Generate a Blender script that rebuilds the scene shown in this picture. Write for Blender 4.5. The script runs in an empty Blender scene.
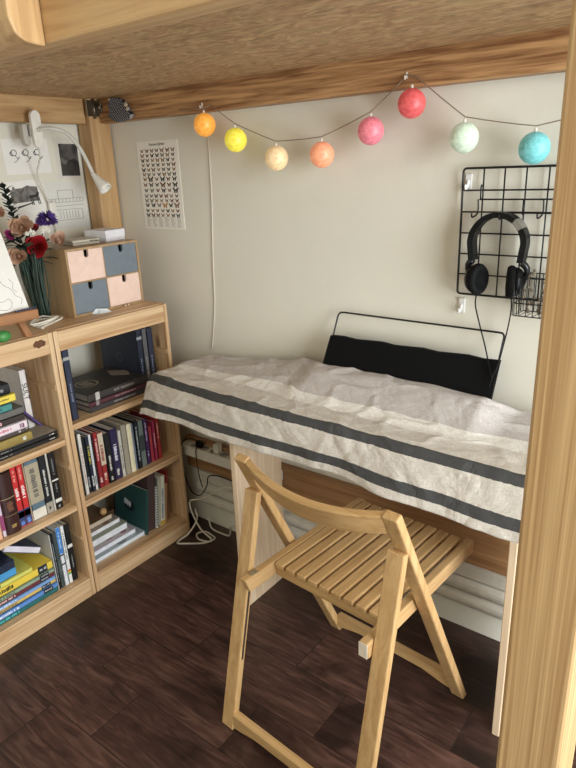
import bpy, bmesh, math, random
from mathutils import Vector, Matrix, noise
random.seed(7)
sc = bpy.context.scene
C = sc.collection
PI = math.pi

# ------------------------------------------------------------------ materials
def lin(c):
    f = lambda v: v / 12.92 if v <= .04045 else ((v + .055) / 1.055) ** 2.4
    return tuple(f(x / 255.) for x in c) + (1.,)

def new_mat(name):
    m = bpy.data.materials.new(name); m.use_nodes = True
    nt = m.node_tree
    b = nt.nodes['Principled BSDF']
    return m, nt, b

def nd(nt, t, **kw):
    n = nt.nodes.new(t)
    for k, v in kw.items():
        if hasattr(n, k): setattr(n, k, v)
        else: n.inputs[k.replace('_', ' ')].default_value = v
    return n

def ramp(nt, stops, mode='LINEAR'):
    r = nt.nodes.new('ShaderNodeValToRGB'); r.color_ramp.interpolation = mode
    e = r.color_ramp.elements
    while len(e) < len(stops): e.new(.5)
    for i, (p, c) in enumerate(stops):
        e[i].position = p; e[i].color = c if len(c) == 4 else lin(c)
    return r

_plain = {}
def plain(c, rough=.6, metal=0., var=.06, bump=0., scale=40.):
    key = (tuple(c), rough, metal, var, bump)
    if key in _plain: return _plain[key]
    m, nt, b = new_mat('plain_%02x%02x%02x' % tuple(int(x) for x in c))
    L = nt.links.new
    tc = nd(nt, 'ShaderNodeTexCoord')
    nz = nd(nt, 'ShaderNodeTexNoise', Scale=scale, Detail=3.)
    L(tc.outputs['Object'], nz.inputs['Vector'])
    base = lin(c)
    lo = tuple(x * (1 - var) for x in base[:3]) + (1,); hi = tuple(min(1, x * (1 + var)) for x in base[:3]) + (1,)
    r = ramp(nt, [(.3, lo), (.7, hi)])
    L(nz.outputs['Fac'], r.inputs['Fac']); L(r.outputs['Color'], b.inputs['Base Color'])
    b.inputs['Roughness'].default_value = rough; b.inputs['Metallic'].default_value = metal
    if max(c) < 20 and not metal: b.inputs['Specular IOR Level'].default_value = .22
    if bump:
        bp = nd(nt, 'ShaderNodeBump', Strength=bump, Distance=.002)
        L(nz.outputs['Fac'], bp.inputs['Height']); L(bp.outputs['Normal'], b.inputs['Normal'])
    _plain[key] = m
    return m

def wood(name, light, dark, axis, rough=.5, scale=1., knots=True, contrast=1., bump=.08, along=1.3):
    m, nt, b = new_mat(name)
    L = nt.links.new
    tc = nd(nt, 'ShaderNodeTexCoord'); oi = nd(nt, 'ShaderNodeObjectInfo')
    mul = nd(nt, 'ShaderNodeMath', operation='MULTIPLY'); mul.inputs[1].default_value = 7.3
    L(oi.outputs['Random'], mul.inputs[0])
    add = nd(nt, 'ShaderNodeVectorMath', operation='ADD')
    L(tc.outputs['Object'], add.inputs[0]); L(mul.outputs[0], add.inputs[1])
    mp = nd(nt, 'ShaderNodeMapping')
    s = [26. * scale] * 3; s['xyz'.index(axis)] = along * scale
    mp.inputs['Scale'].default_value = s
    L(add.outputs[0], mp.inputs['Vector'])
    n1 = nd(nt, 'ShaderNodeTexNoise', Scale=1.6, Detail=4., Distortion=.9)
    L(mp.outputs['Vector'], n1.inputs['Vector'])
    n2 = nd(nt, 'ShaderNodeTexNoise', Scale=7., Detail=3.)
    L(mp.outputs['Vector'], n2.inputs['Vector'])
    mx = nd(nt, 'ShaderNodeMath', operation='MULTIPLY_ADD'); mx.inputs[1].default_value = .3
    L(n2.outputs['Fac'], mx.inputs[0]); L(n1.outputs['Fac'], mx.inputs[2])
    a, c = lin(light), lin(dark)
    mid = tuple((x + y) / 2 for x, y in zip(a, c))
    w = .22 / contrast
    r = ramp(nt, [(.65 - w, c), (.65, mid), (.65 + w, a)])
    L(mx.outputs[0], r.inputs['Fac'])
    col = r.outputs['Color']
    if knots:
        mp2 = nd(nt, 'ShaderNodeMapping')
        s2 = [9.] * 3; s2['xyz'.index(axis)] = 3.2
        mp2.inputs['Scale'].default_value = s2
        L(add.outputs[0], mp2.inputs['Vector'])
        vo = nd(nt, 'ShaderNodeTexVoronoi', Scale=1.); vo.inputs['Randomness'].default_value = 1.
        L(mp2.outputs['Vector'], vo.inputs['Vector'])
        kr = ramp(nt, [(.05, (1, 1, 1, 1)), (.13, (0, 0, 0, 1))])
        L(vo.outputs['Distance'], kr.inputs['Fac'])
        mix = nd(nt, 'ShaderNodeMix', data_type='RGBA')
        L(kr.outputs['Color'], mix.inputs[0]); L(col, mix.inputs[6])
        mix.inputs[7].default_value = tuple(x * .4 for x in c[:3]) + (1,)
        col = mix.outputs[2]
    L(col, b.inputs['Base Color'])
    b.inputs['Roughness'].default_value = rough
    if bump:
        bp = nd(nt, 'ShaderNodeBump', Strength=bump, Distance=.002)
        L(mx.outputs[0], bp.inputs['Height']); L(bp.outputs['Normal'], b.inputs['Normal'])
    return m

PL, PD = (224, 192, 152), (184, 140, 96)
PINE = {a: wood('pine_' + a, PL, PD, a, contrast=1.25, along=.6, scale=1.5) for a in 'xyz'}
BED = {a: wood('bed_pine_' + a, (202, 166, 118), (166, 126, 82), a, knots=False, scale=1.2) for a in 'xyz'}
BEAM = wood('oiled_beam', (192, 148, 100), (124, 82, 48), 'x', knots=False, scale=1.3, contrast=1.8)
POLE = wood('pole_pine', (200, 165, 118), (162, 125, 82), 'z', knots=False, scale=3.4, contrast=1.35, along=.22)
BEECH = {a: wood('beech_' + a, (206, 170, 120), (178, 138, 90), a, knots=False, scale=1.5, rough=.4, bump=.03) for a in 'xyz'}
DESKW = {a: wood('desk_pine_' + a, (228, 204, 174), (204, 174, 140), a) for a in 'xyz'}
BIRCH = {a: wood('birch_ply_' + a, (186, 156, 116), (160, 128, 90), a, knots=False, scale=1.2) for a in 'xyz'}
DARKPINE = wood('brown_plank', (176, 134, 92), (136, 96, 60), 'x', knots=False)

def wall_mat(name, c):
    m, nt, b = new_mat(name); L = nt.links.new
    tc = nd(nt, 'ShaderNodeTexCoord')
    n = nd(nt, 'ShaderNodeTexNoise', Scale=3., Detail=4.); L(tc.outputs['Object'], n.inputs['Vector'])
    base = lin(c)
    r = ramp(nt, [(.3, tuple(x * .95 for x in base[:3]) + (1,)), (.7, base)])
    L(n.outputs['Fac'], r.inputs['Fac']); L(r.outputs['Color'], b.inputs['Base Color'])
    b.inputs['Roughness'].default_value = .9
    n2 = nd(nt, 'ShaderNodeTexNoise', Scale=55., Detail=4.); L(tc.outputs['Object'], n2.inputs['Vector'])
    bp = nd(nt, 'ShaderNodeBump', Strength=.18, Distance=.004)
    L(n2.outputs['Fac'], bp.inputs['Height']); L(bp.outputs['Normal'], b.inputs['Normal'])
    return m
WALL = wall_mat('white_plaster', (228, 223, 208))

def floor_mat():
    m, nt, b = new_mat('walnut_laminate'); L = nt.links.new
    tc = nd(nt, 'ShaderNodeTexCoord')
    br = nd(nt, 'ShaderNodeTexBrick')
    br.offset = .37; br.squash = 1.
    br.inputs['Color1'].default_value = (0, 0, 0, 1); br.inputs['Color2'].default_value = (1, 1, 1, 1)
    br.inputs['Mortar'].default_value = (.5, .5, .5, 1)
    br.inputs['Scale'].default_value = 1.; br.inputs['Mortar Size'].default_value = .0012
    br.inputs['Brick Width'].default_value = .46; br.inputs['Row Height'].default_value = .16
    L(tc.outputs['Object'], br.inputs['Vector'])
    mp = nd(nt, 'ShaderNodeMapping'); mp.inputs['Scale'].default_value = (3.2, 22., 1.)
    off = nd(nt, 'ShaderNodeVectorMath', operation='MULTIPLY_ADD')
    L(br.outputs['Color'], off.inputs[0]); off.inputs[1].default_value = (5, 3, 0)
    L(tc.outputs['Object'], off.inputs[2])
    L(off.outputs[0], mp.inputs['Vector'])
    n = nd(nt, 'ShaderNodeTexNoise', Scale=2.2, Detail=6., Distortion=1.4); L(mp.outputs['Vector'], n.inputs['Vector'])
    n3 = nd(nt, 'ShaderNodeTexNoise', Scale=3.2, Detail=3., Distortion=.8); L(off.outputs[0], n3.inputs['Vector'])
    r = ramp(nt, [(.3, (52, 35, 31)), (.52, (75, 52, 46)), (.75, (102, 76, 68))])
    L(n.outputs['Fac'], r.inputs['Fac'])
    r3 = ramp(nt, [(.34, (.3, .28, .29, 1)), (.45, (.9, .89, .89, 1)), (.7, (1.28, 1.24, 1.22, 1))])
    L(n3.outputs['Fac'], r3.inputs['Fac'])
    mu = nd(nt, 'ShaderNodeMix', data_type='RGBA', blend_type='MULTIPLY'); mu.inputs[0].default_value = 1.
    L(r.outputs['Color'], mu.inputs[6]); L(r3.outputs['Color'], mu.inputs[7])
    bl = ramp(nt, [(0, (.7, .68, .68, 1)), (1, (1.15, 1.13, 1.11, 1))]); L(br.outputs['Color'], bl.inputs['Fac'])
    mu2 = nd(nt, 'ShaderNodeMix', data_type='RGBA', blend_type='MULTIPLY'); mu2.inputs[0].default_value = 1.
    L(mu.outputs[2], mu2.inputs[6]); L(bl.outputs['Color'], mu2.inputs[7])
    mo = nd(nt, 'ShaderNodeMix', data_type='RGBA')
    L(br.outputs['Fac'], mo.inputs[0]); L(mu2.outputs[2], mo.inputs[6]); mo.inputs[7].default_value = lin((34, 25, 22))
    L(mo.outputs[2], b.inputs['Base Color'])
    b.inputs['Roughness'].default_value = .36
    bp = nd(nt, 'ShaderNodeBump', Strength=.12, Distance=.002); L(n.outputs['Fac'], bp.inputs['Height'])
    L(bp.outputs['Normal'], b.inputs['Normal'])
    return m

def particle_mat():
    m, nt, b = new_mat('particle_board'); L = nt.links.new
    tc = nd(nt, 'ShaderNodeTexCoord')
    mp = nd(nt, 'ShaderNodeMapping'); mp.inputs['Scale'].default_value = (5, 13, 5); mp.inputs['Rotation'].default_value = (0, 0, .25)
    L(tc.outputs['Object'], mp.inputs['Vector'])
    n = nd(nt, 'ShaderNodeTexNoise', Scale=2.6, Detail=8., Distortion=2.6); n.inputs['Roughness'].default_value = .62
    L(mp.outputs['Vector'], n.inputs['Vector'])
    vo = nd(nt, 'ShaderNodeTexVoronoi', Scale=4.); L(mp.outputs['Vector'], vo.inputs['Vector'])
    r = ramp(nt, [(.34, (146, 112, 74)), (.5, (180, 144, 100)), (.64, (204, 170, 126))])
    L(n.outputs['Fac'], r.inputs['Fac'])
    mx = nd(nt, 'ShaderNodeMix', data_type='RGBA', blend_type='MULTIPLY'); mx.inputs[0].default_value = .35
    L(r.outputs['Color'], mx.inputs[6]); L(vo.outputs['Color'], mx.inputs[7])
    hs = nd(nt, 'ShaderNodeHueSaturation', Saturation=.9); L(mx.outputs[2], hs.inputs['Color'])
    mx2 = nd(nt, 'ShaderNodeMix', data_type='RGBA'); mx2.inputs[0].default_value = .25
    L(r.outputs['Color'], mx2.inputs[6]); L(hs.outputs['Color'], mx2.inputs[7])
    L(mx2.outputs[2], b.inputs['Base Color']); b.inputs['Roughness'].default_value = .7
    return m

def cloth_mat():
    m, nt, b = new_mat('striped_linen'); L = nt.links.new
    uv = nd(nt, 'ShaderNodeUVMap'); uv.uv_map = 'weave'
    sp = nd(nt, 'ShaderNodeSeparateXYZ'); L(uv.outputs['UV'], sp.inputs[0])
    beige, char, cream, mauve = (212, 204, 194), (72, 72, 72), (232, 226, 218), (196, 188, 184)
    k = 2.
    r = ramp(nt, [(0, beige), (.021 * k, char), (.0450 * k, beige), (.104 * k, char), (.129 * k, beige),
                  (.226 * k, cream), (.280 * k, mauve), (.44 * k, beige)], 'CONSTANT')
    n0 = nd(nt, 'ShaderNodeTexNoise', Scale=90., Detail=2.); L(uv.outputs['UV'], n0.inputs['Vector'])
    ml = nd(nt, 'ShaderNodeMath', operation='MULTIPLY'); ml.inputs[1].default_value = k
    L(sp.outputs['Y'], ml.inputs[0])
    ma = nd(nt, 'ShaderNodeMath', operation='MULTIPLY_ADD'); ma.inputs[1].default_value = .006
    L(n0.outputs['Fac'], ma.inputs[0]); L(ml.outputs[0], ma.inputs[2]); L(ma.outputs[0], r.inputs['Fac'])
    mp = nd(nt, 'ShaderNodeMapping'); mp.inputs['Scale'].default_value = (900, 60, 1); L(uv.outputs['UV'], mp.inputs['Vector'])
    n1 = nd(nt, 'ShaderNodeTexNoise', Scale=1., Detail=1.); L(mp.outputs['Vector'], n1.inputs['Vector'])
    mp2 = nd(nt, 'ShaderNodeMapping'); mp2.inputs['Scale'].default_value = (60, 900, 1); L(uv.outputs['UV'], mp2.inputs['Vector'])
    n2 = nd(nt, 'ShaderNodeTexNoise', Scale=1., Detail=1.); L(mp2.outputs['Vector'], n2.inputs['Vector'])
    ad = nd(nt, 'ShaderNodeMath', operation='ADD'); L(n1.outputs['Fac'], ad.inputs[0]); L(n2.outputs['Fac'], ad.inputs[1])
    rr = ramp(nt, [(.35, (.74, .74, .74, 1)), (.65, (1.14, 1.14, 1.14, 1))])
    hf = nd(nt, 'ShaderNodeMath', operation='MULTIPLY'); hf.inputs[1].default_value = .5
    L(ad.outputs[0], hf.inputs[0]); L(hf.outputs[0], rr.inputs['Fac'])
    mu = nd(nt, 'ShaderNodeMix', data_type='RGBA', blend_type='MULTIPLY'); mu.inputs[0].default_value = 1.
    L(r.outputs['Color'], mu.inputs[6]); L(rr.outputs['Color'], mu.inputs[7])
    L(mu.outputs[2], b.inputs['Base Color']); b.inputs['Roughness'].default_value = .9
    cr = nd(nt, 'ShaderNodeTexNoise', Scale=9., Detail=8., Distortion=.7); L(uv.outputs['UV'], cr.inputs['Vector'])
    cr2 = nd(nt, 'ShaderNodeMath', operation='ABSOLUTE')
    sb = nd(nt, 'ShaderNodeMath', operation='SUBTRACT'); sb.inputs[1].default_value = .5
    L(cr.outputs['Fac'], sb.inputs[0]); L(sb.outputs[0], cr2.inputs[0])
    bp = nd(nt, 'ShaderNodeBump', Strength=.75, Distance=.016); L(cr2.outputs[0], bp.inputs['Height'])
    bp2 = nd(nt, 'ShaderNodeBump', Strength=.12, Distance=.001); L(hf.outputs[0], bp2.inputs['Height'])
    L(bp.outputs['Normal'], bp2.inputs['Normal']); L(bp2.outputs['Normal'], b.inputs['Normal'])
    return m

def ball_mat(c, e):
    m, nt, b = new_mat('thread_ball'); L = nt.links.new
    tc = nd(nt, 'ShaderNodeTexCoord')
    w = nd(nt, 'ShaderNodeTexNoise', Scale=60., Detail=3., Distortion=2.5)
    L(tc.outputs['Object'], w.inputs['Vector'])
    base = lin(c)
    r = ramp(nt, [(.35, tuple(x * .8 for x in base[:3]) + (1,)), (.65, tuple(min(1, x * 1.05 + .03) for x in base[:3]) + (1,))])
    L(w.outputs['Fac'], r.inputs['Fac']); L(r.outputs['Color'], b.inputs['Base Color'])
    L(r.outputs['Color'], b.inputs['Emission Color']); b.inputs['Emission Strength'].default_value = e
    b.inputs['Roughness'].default_value = .45
    bp = nd(nt, 'ShaderNodeBump', Strength=.2, Distance=.001); L(w.outputs['Fac'], bp.inputs['Height']); L(bp.outputs['Normal'], b.inputs['Normal'])
    return m

def dotted_mat():
    m, nt, b = new_mat('black_dotted_fabric'); L = nt.links.new
    tc = nd(nt, 'ShaderNodeTexCoord')
    mp = nd(nt, 'ShaderNodeMapping'); mp.inputs['Scale'].default_value = (150, 0, 150); mp.inputs['Rotation'].default_value = (0, .8, 0)
    L(tc.outputs['Object'], mp.inputs['Vector'])
    vo = nd(nt, 'ShaderNodeTexVoronoi', Scale=1.); vo.inputs['Randomness'].default_value = .1
    L(mp.outputs['Vector'], vo.inputs['Vector'])
    r = ramp(nt, [(.24, (176, 176, 184)), (.34, (18, 18, 24))]); L(vo.outputs['Distance'], r.inputs['Fac'])
    L(r.outputs['Color'], b.inputs['Base Color']); b.inputs['Roughness'].default_value = .85
    return m

def photo_mat(name, lo, hi, s=12.):
    m, nt, b = new_mat(name); L = nt.links.new
    tc = nd(nt, 'ShaderNodeTexCoord')
    n = nd(nt, 'ShaderNodeTexNoise', Scale=s, Detail=5., Distortion=1.); L(tc.outputs['Object'], n.inputs['Vector'])
    r = ramp(nt, [(.4, lo), (.6, hi)]); L(n.outputs['Fac'], r.inputs['Fac'])
    L(r.outputs['Color'], b.inputs['Base Color']); b.inputs['Roughness'].default_value = .5
    return m

BLACK = plain((9, 9, 10), .5); BLACKM = plain((16, 16, 17), .35); WIREB = plain((20, 20, 20), .4)
WHITEP = plain((232, 228, 218), .4); PAPER = plain((238, 235, 228), .8, var=.02); CREAMP = plain((222, 210, 186), .85)
METAL = plain((170, 168, 160), .35, 1.); CORDW = plain((218, 212, 200), .5); INK = plain((40, 38, 42), .8)

# ------------------------------------------------------------------ mesh helpers
def box(bm, x0, x1, y0, y1, z0, z1, bev=0., mi=0):
    vs = [bm.verts.new(p) for p in ((x0, y0, z0), (x1, y0, z0), (x1, y1, z0), (x0, y1, z0), (x0, y0, z1), (x1, y0, z1), (x1, y1, z1), (x0, y1, z1))]
    fs = [bm.faces.new([vs[i] for i in q]) for q in ((3, 2, 1, 0), (4, 5, 6, 7), (0, 1, 5, 4), (1, 2, 6, 5), (2, 3, 7, 6), (3, 0, 4, 7))]
    for f in fs: f.material_index = mi
    if bev:
        es = {e for f in fs for e in f.edges}
        bmesh.ops.bevel(bm, geom=list(es), offset=bev, segments=2, profile=.5, affect='EDGES', clamp_overlap=True)
    return vs

def prism(bm, prof, a0, a1, axis='x', bev=0., mi=0):
    """prof: list of 2D points in the plane across the axis, extruded from a0 to a1."""
    def P(a, p):
        return {'x': (a, p[0], p[1]), 'y': (p[0], a, p[1]), 'z': (p[0], p[1], a)}[axis]
    A = [bm.verts.new(P(a0, p)) for p in prof]; B = [bm.verts.new(P(a1, p)) for p in prof]
    n = len(prof); fs = [bm.faces.new(A), bm.faces.new(B[::-1])]
    for i in range(n): fs.append(bm.faces.new([A[i], B[i], B[(i + 1) % n], A[(i + 1) % n]]))
    for f in fs: f.material_index = mi
    bmesh.ops.recalc_face_normals(bm, faces=fs)
    if bev:
        bmesh.ops.bevel(bm, geom=list({e for f in fs for e in f.edges}), offset=bev, segments=2, profile=.5, affect='EDGES', clamp_overlap=True)

def smooth_pts(pts, n=6, closed=False):
    P = [Vector(p) for p in pts]; out = []
    m = len(P)
    rng = range(m if closed else m - 1)
    for i in rng:
        if closed: p0, p1, p2, p3 = P[i - 1], P[i], P[(i + 1) % m], P[(i + 2) % m]
        else: p0, p1, p2, p3 = P[max(i - 1, 0)], P[i], P[i + 1], P[min(i + 2, m - 1)]
        for k in range(n):
            t = k / n
            out.append(.5 * ((2 * p1) + (p2 - p0) * t + (2 * p0 - 5 * p1 + 4 * p2 - p3) * t * t + (3 * p1 - p0 - 3 * p2 + p3) * t ** 3))
    if not closed: out.append(P[-1])
    return out

def tube(bm, pts, r, seg=8, closed=False, mi=0):
    P = [Vector(p) for p in pts]; n = len(P)
    R = r if isinstance(r, (list, tuple)) else [r] * n
    rings = []; up = None
    for i in range(n):
        if closed: d = P[(i + 1) % n] - P[i - 1]
        else: d = P[min(i + 1, n - 1)] - P[max(i - 1, 0)]
        d.normalize()
        if up is None:
            up = d.orthogonal().normalized()
        else:
            up = (up - d * up.dot(d))
            up = up.normalized() if up.length > 1e-6 else d.orthogonal().normalized()
        s = d.cross(up)
        rings.append([bm.verts.new(P[i] + R[i] * (math.cos(2 * PI * k / seg) * up + math.sin(2 * PI * k / seg) * s)) for k in range(seg)])
    fs = []
    for i in range(n if closed else n - 1):
        a, b = rings[i], rings[(i + 1) % n]
        for k in range(seg):
            fs.append(bm.faces.new([a[k], a[(k + 1) % seg], b[(k + 1) % seg], b[k]]))
    if not closed:
        fs.append(bm.faces.new(rings[0][::-1])); fs.append(bm.faces.new(rings[-1]))
    for f in fs: f.smooth = True; f.material_index = mi

def lathe(bm, prof, seg=24, mat=None, mi=0):
    """prof: (radius, z) pairs around the local z axis; mat: placement matrix."""
    M = mat or Matrix()
    rings = [[bm.verts.new(M @ Vector((max(r, 1e-5) * math.cos(2 * PI * k / seg), max(r, 1e-5) * math.sin(2 * PI * k / seg), z))) for k in range(seg)] for r, z in prof]
    for a, b in zip(rings, rings[1:]):
        for k in range(seg):
            f = bm.faces.new([a[k], a[(k + 1) % seg], b[(k + 1) % seg], b[k]]); f.smooth = True; f.material_index = mi
    for ring, rev in ((rings[0], True), (rings[-1], False)):
        f = bm.faces.new(ring[::-1] if rev else ring); f.material_index = mi

def ball(bm, c, r, scale=(1, 1, 1), seg=20):
    prof = [(r * math.sin(PI * i / (seg // 2)), -r * math.cos(PI * i / (seg // 2))) for i in range(seg // 2 + 1)]
    lathe(bm, prof, seg, Matrix.Translation(c) @ Matrix.Diagonal((*scale, 1)))

def frame_to(loc, d):
    z = Vector(d).normalized(); x = z.orthogonal().normalized(); y = z.cross(x)
    M = Matrix((x, y, z)).transposed().to_4x4(); M.translation = Vector(loc)
    return M

def thing(name, label, cat, loc=(0, 0, 0), rotz=0., group=None):
    o = bpy.data.objects.new(name, None); C.objects.link(o); o.empty_display_size = .05
    o.location = loc; o.rotation_euler = (0, 0, rotz)
    o['label'] = label; o['category'] = cat
    if group: o['group'] = group
    return o

def obj(name, bm, mats, parent=None, root=None, smooth=False):
    """Link one mesh. Geometry is given in the world; root (or parent) location is taken off, unless root is False (local already)."""
    me = bpy.data.meshes.new(name)
    bmesh.ops.recalc_face_normals(bm, faces=bm.faces)
    base = root if root is not None else parent
    if base not in (None, False):
        bmesh.ops.translate(bm, verts=bm.verts, vec=-Vector(base.location))
    bm.to_mesh(me); bm.free()
    for m in (mats if isinstance(mats, (list, tuple)) else [mats]): me.materials.append(m)
    if smooth:
        for p in me.polygons: p.use_smooth = True
    o = bpy.data.objects.new(name, me); C.objects.link(o)
    if parent is not None: o.parent = parent
    return o

def tag(o, label, cat, group=None):
    o['label'] = label; o['category'] = cat
    if group: o['group'] = group
    return o

def struct(name, bm, m, parent=None):
    o = obj(name, bm, m, parent); o['kind'] = 'structure'; return o

def B(*boxes, bev=0.):
    bm = bmesh.new()
    for b in boxes: box(bm, *b, bev=bev)
    return bm

def text_bm(s, size, M, depth=.0003, shear=0.):
    cu = bpy.data.curves.new('lettering', 'FONT'); cu.body = s; cu.size = size; cu.extrude = depth; cu.align_x = 'CENTER'; cu.align_y = 'CENTER'
    cu.shear = shear; cu.resolution_u = 3
    o = bpy.data.objects.new('lettering', cu); C.objects.link(o)
    dg = bpy.context.evaluated_depsgraph_get()
    me = bpy.data.meshes.new_from_object(o.evaluated_get(dg))
    bpy.data.objects.remove(o); bpy.data.curves.remove(cu)
    bm = bmesh.new(); bm.from_mesh(me); bpy.data.meshes.remove(me)
    bmesh.ops.transform(bm, matrix=M, verts=bm.verts)
    return bm

# ------------------------------------------------------------------ the room
WY, WX = .10, -.385          # back wall plane, left wall plane
RX, FY, HZ = 3.3, -3.6, 2.75
struct('floor', B((WX - .1, RX + .1, FY - .1, WY + .1, -.06, 0)), floor_mat())
struct('wall_back', B((WX - .1, RX + .1, WY, WY + .1, -.06, HZ)), WALL)
struct('wall_left', B((WX - .1, WX, FY, WY, -.06, HZ)), WALL)
struct('wall_front', B((WX - .1, RX + .1, FY - .1, FY, -.06, HZ)), WALL)
struct('ceiling', B((WX - .1, RX + .1, FY - .1, WY + .1, HZ, HZ + .1)), WALL)
wy0, wy1, wz0, wz1 = -1.85, -.3, .12, 2.2
struct('wall_right', B((RX, RX + .1, FY, wy0, -.06, HZ), (RX, RX + .1, wy1, WY, -.06, HZ), (RX, RX + .1, wy0, wy1, -.06, wz0), (RX, RX + .1, wy0, wy1, wz1, HZ)), WALL)
struct('window_1', B((RX + .02, RX + .07, wy0, wy0 + .06, wz0, wz1), (RX + .02, RX + .07, wy1 - .06, wy1, wz0, wz1),
                     (RX + .02, RX + .07, wy0, wy1, wz0, wz0 + .06), (RX + .02, RX + .07, wy0, wy1, wz1 - .06, wz1),
                     (RX + .02, RX + .07, (wy0 + wy1) / 2 - .04, (wy0 + wy1) / 2 + .04, wz0, wz1)), WHITEP)
# low heating skirting along the back wall: flat cap band over two rounded pipes
bm = bmesh.new()
prof = [(.0995, .10), (.0995, .245), (.066, .245), (.066, .205), (.07, .202)]
for zc in (.175, .126):
    for k in range(9):
        a = PI / 2 + PI * k / 8
        prof.append((.078 + .022 * math.cos(a), zc + .024 * math.sin(a)))
prof += [(.08, .10)]
prism(bm, prof, .0, 1.9, 'x')
struct('baseboard_back', bm, plain((206, 200, 188), .55))
struct('trim_1', B((-.06, 1.9, .075, .0995, .2455, .372), bev=.003), DARKPINE)

# ------------------------------------------------------------------ loft bed
bed = thing('loft_bed', 'pine loft bed whose particle board base and rails roof over the desk nook', 'bed', (.5, -.4, 0))
def post(x0, x1, y0, y1, m):
    return obj('post', B((x0, x1, y0, y1, 0, 1.98), bev=.004), m, bed)
post(1.450, 1.521, -.815, -.715, POLE)
post(-.372, -.302, .010, .094, BED['z'])
post(1.445, 1.516, .012, .094, BED['z'])
obj('back_rail', B((-.300, 1.443, .05, .095, 1.5, 1.66), bev=.003), BEAM, bed)
obj('end_rail', B((-.365, -.32, -.80, .008, 1.5, 1.66), bev=.003), BED['y'], bed)
obj('front_rail', B((-.38, 1.9, -.866, -.826, 1.500, 1.66), bev=.004), BED['x'], bed)
obj('base_board', B((-.318, 1.44, -.816, .048, 1.577, 1.593)), particle_mat(), bed)
bm = bmesh.new()
pr = [(-.915, 1.9), (-.915, 1.524), (-.908, 1.507), (-.895, 1.499), (-.867, 1.497), (-.867, 1.9)]
prism(bm, pr, .70, .814, 'x', bev=.003)
obj('guard_upright', bm, BED['z'], bed)
bm = bmesh.new()
box(bm, -.30, -.276, .043, .0495, 1.535, 1.565, .002); box(bm, -.300, -.296, -.0, .0495, 1.522, 1.572, .001)
tube(bm, [(-.285, .036, 1.55), (-.285, .05, 1.55)], .010, 12); tube(bm, [(-.297, .03, 1.515), (-.297, .03, 1.577)], .005, 8)
obj('hinge_bracket', bm, plain((120, 112, 96), .4, 1.), bed)

# ------------------------------------------------------------------ shelving units
def unit(y0, y1, shelves, label, grp):
    W_ = y1 - y0
    u = thing('shelving_unit', label, 'shelving unit', (-.15, (y0 + y1) / 2, 0), 0, grp)
    t = .015
    for ya, yb, s in ((y0 + .0005, y0 + t, 1), (y1 - t, y1 - .0005, -1)):
        p = obj('side_panel', B((-.30, 0, ya, yb, 0, .91), bev=.0015), PINE['z'], u)
        for z in (.215, .47, .735):
            yy = yb if s > 0 else ya
            obj('runner_rail', B((-.285, -.004, min(yy, yy + s * .003), max(yy, yy + s * .003), z, z + .016), bev=.001), PINE['x'], p, u)
    a, b = y0 + t + .0003, y1 - t - .0003
    obj('top_panel', B((-.299, -.019, a, b, .892, .91), bev=.001), PINE['y'], u)
    obj('front_fascia', B((-.018, 0, a, b, .848, .908), bev=.002), PINE['y'], u)
    if y0 < -.5:
        k_ = bmesh.new(); prism(k_, [(-.487 + .020 * math.cos(2 * PI * i / 18), .886 + .011 * math.sin(2 * PI * i / 18) + .002 * math.sin(i * 2.3)) for i in range(18)], .0001, .0006, 'x')
        kn = obj('wood_knot', k_, wood('knot', (112, 70, 42), (78, 46, 28), 'z', knots=False), u); kn['label'] = 'dark brown knot'
    for z0, z1 in shelves:
        obj('shelf', B((-.298, -.001, a, b, z0, z1), bev=.002), PINE['y'], u)
    obj('bottom_shelf', B((-.298, -.019, a, b, .052, .07), bev=.001), PINE['y'], u)
    obj('plinth', B((-.018, 0, a, b, 0, .07), bev=.002), PINE['y'], u)
    return u
GA, GB = 'pine shelving units along the white wall', None
unit(-.44, 0, [(.592, .611), (.322, .344)], 'pine shelving unit touching the desk cloth with drawer chest on top', GA)
unit(-.882, -.442, [(.556, .575), (.326, .345)], 'pine shelving unit with easel and bouquet on top', GA)

# ------------------------------------------------------------------ books
def letters(bm, x, ya, yb, za, zb, rnd, along='z'):
    """a run of tiny raised strokes standing for print too small to read"""
    p = za if along == 'z' else ya; end = zb if along == 'z' else yb
    while p < end - .002:
        w = rnd.uniform(.0016, .0045); q = min(p + w, end)
        if along == 'z': box(bm, x - .0002, x + .0004, ya + rnd.uniform(0, .15) * (yb - ya), yb - rnd.uniform(0, .3) * (yb - ya), p, q)
        else: box(bm, x - .0002, x + .0004, p, q, za + rnd.uniform(0, .15) * (zb - za), zb - rnd.uniform(0, .3) * (zb - za))
        p = q + rnd.uniform(.0008, .002) + (.004 if rnd.random() < .12 else 0)

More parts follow.
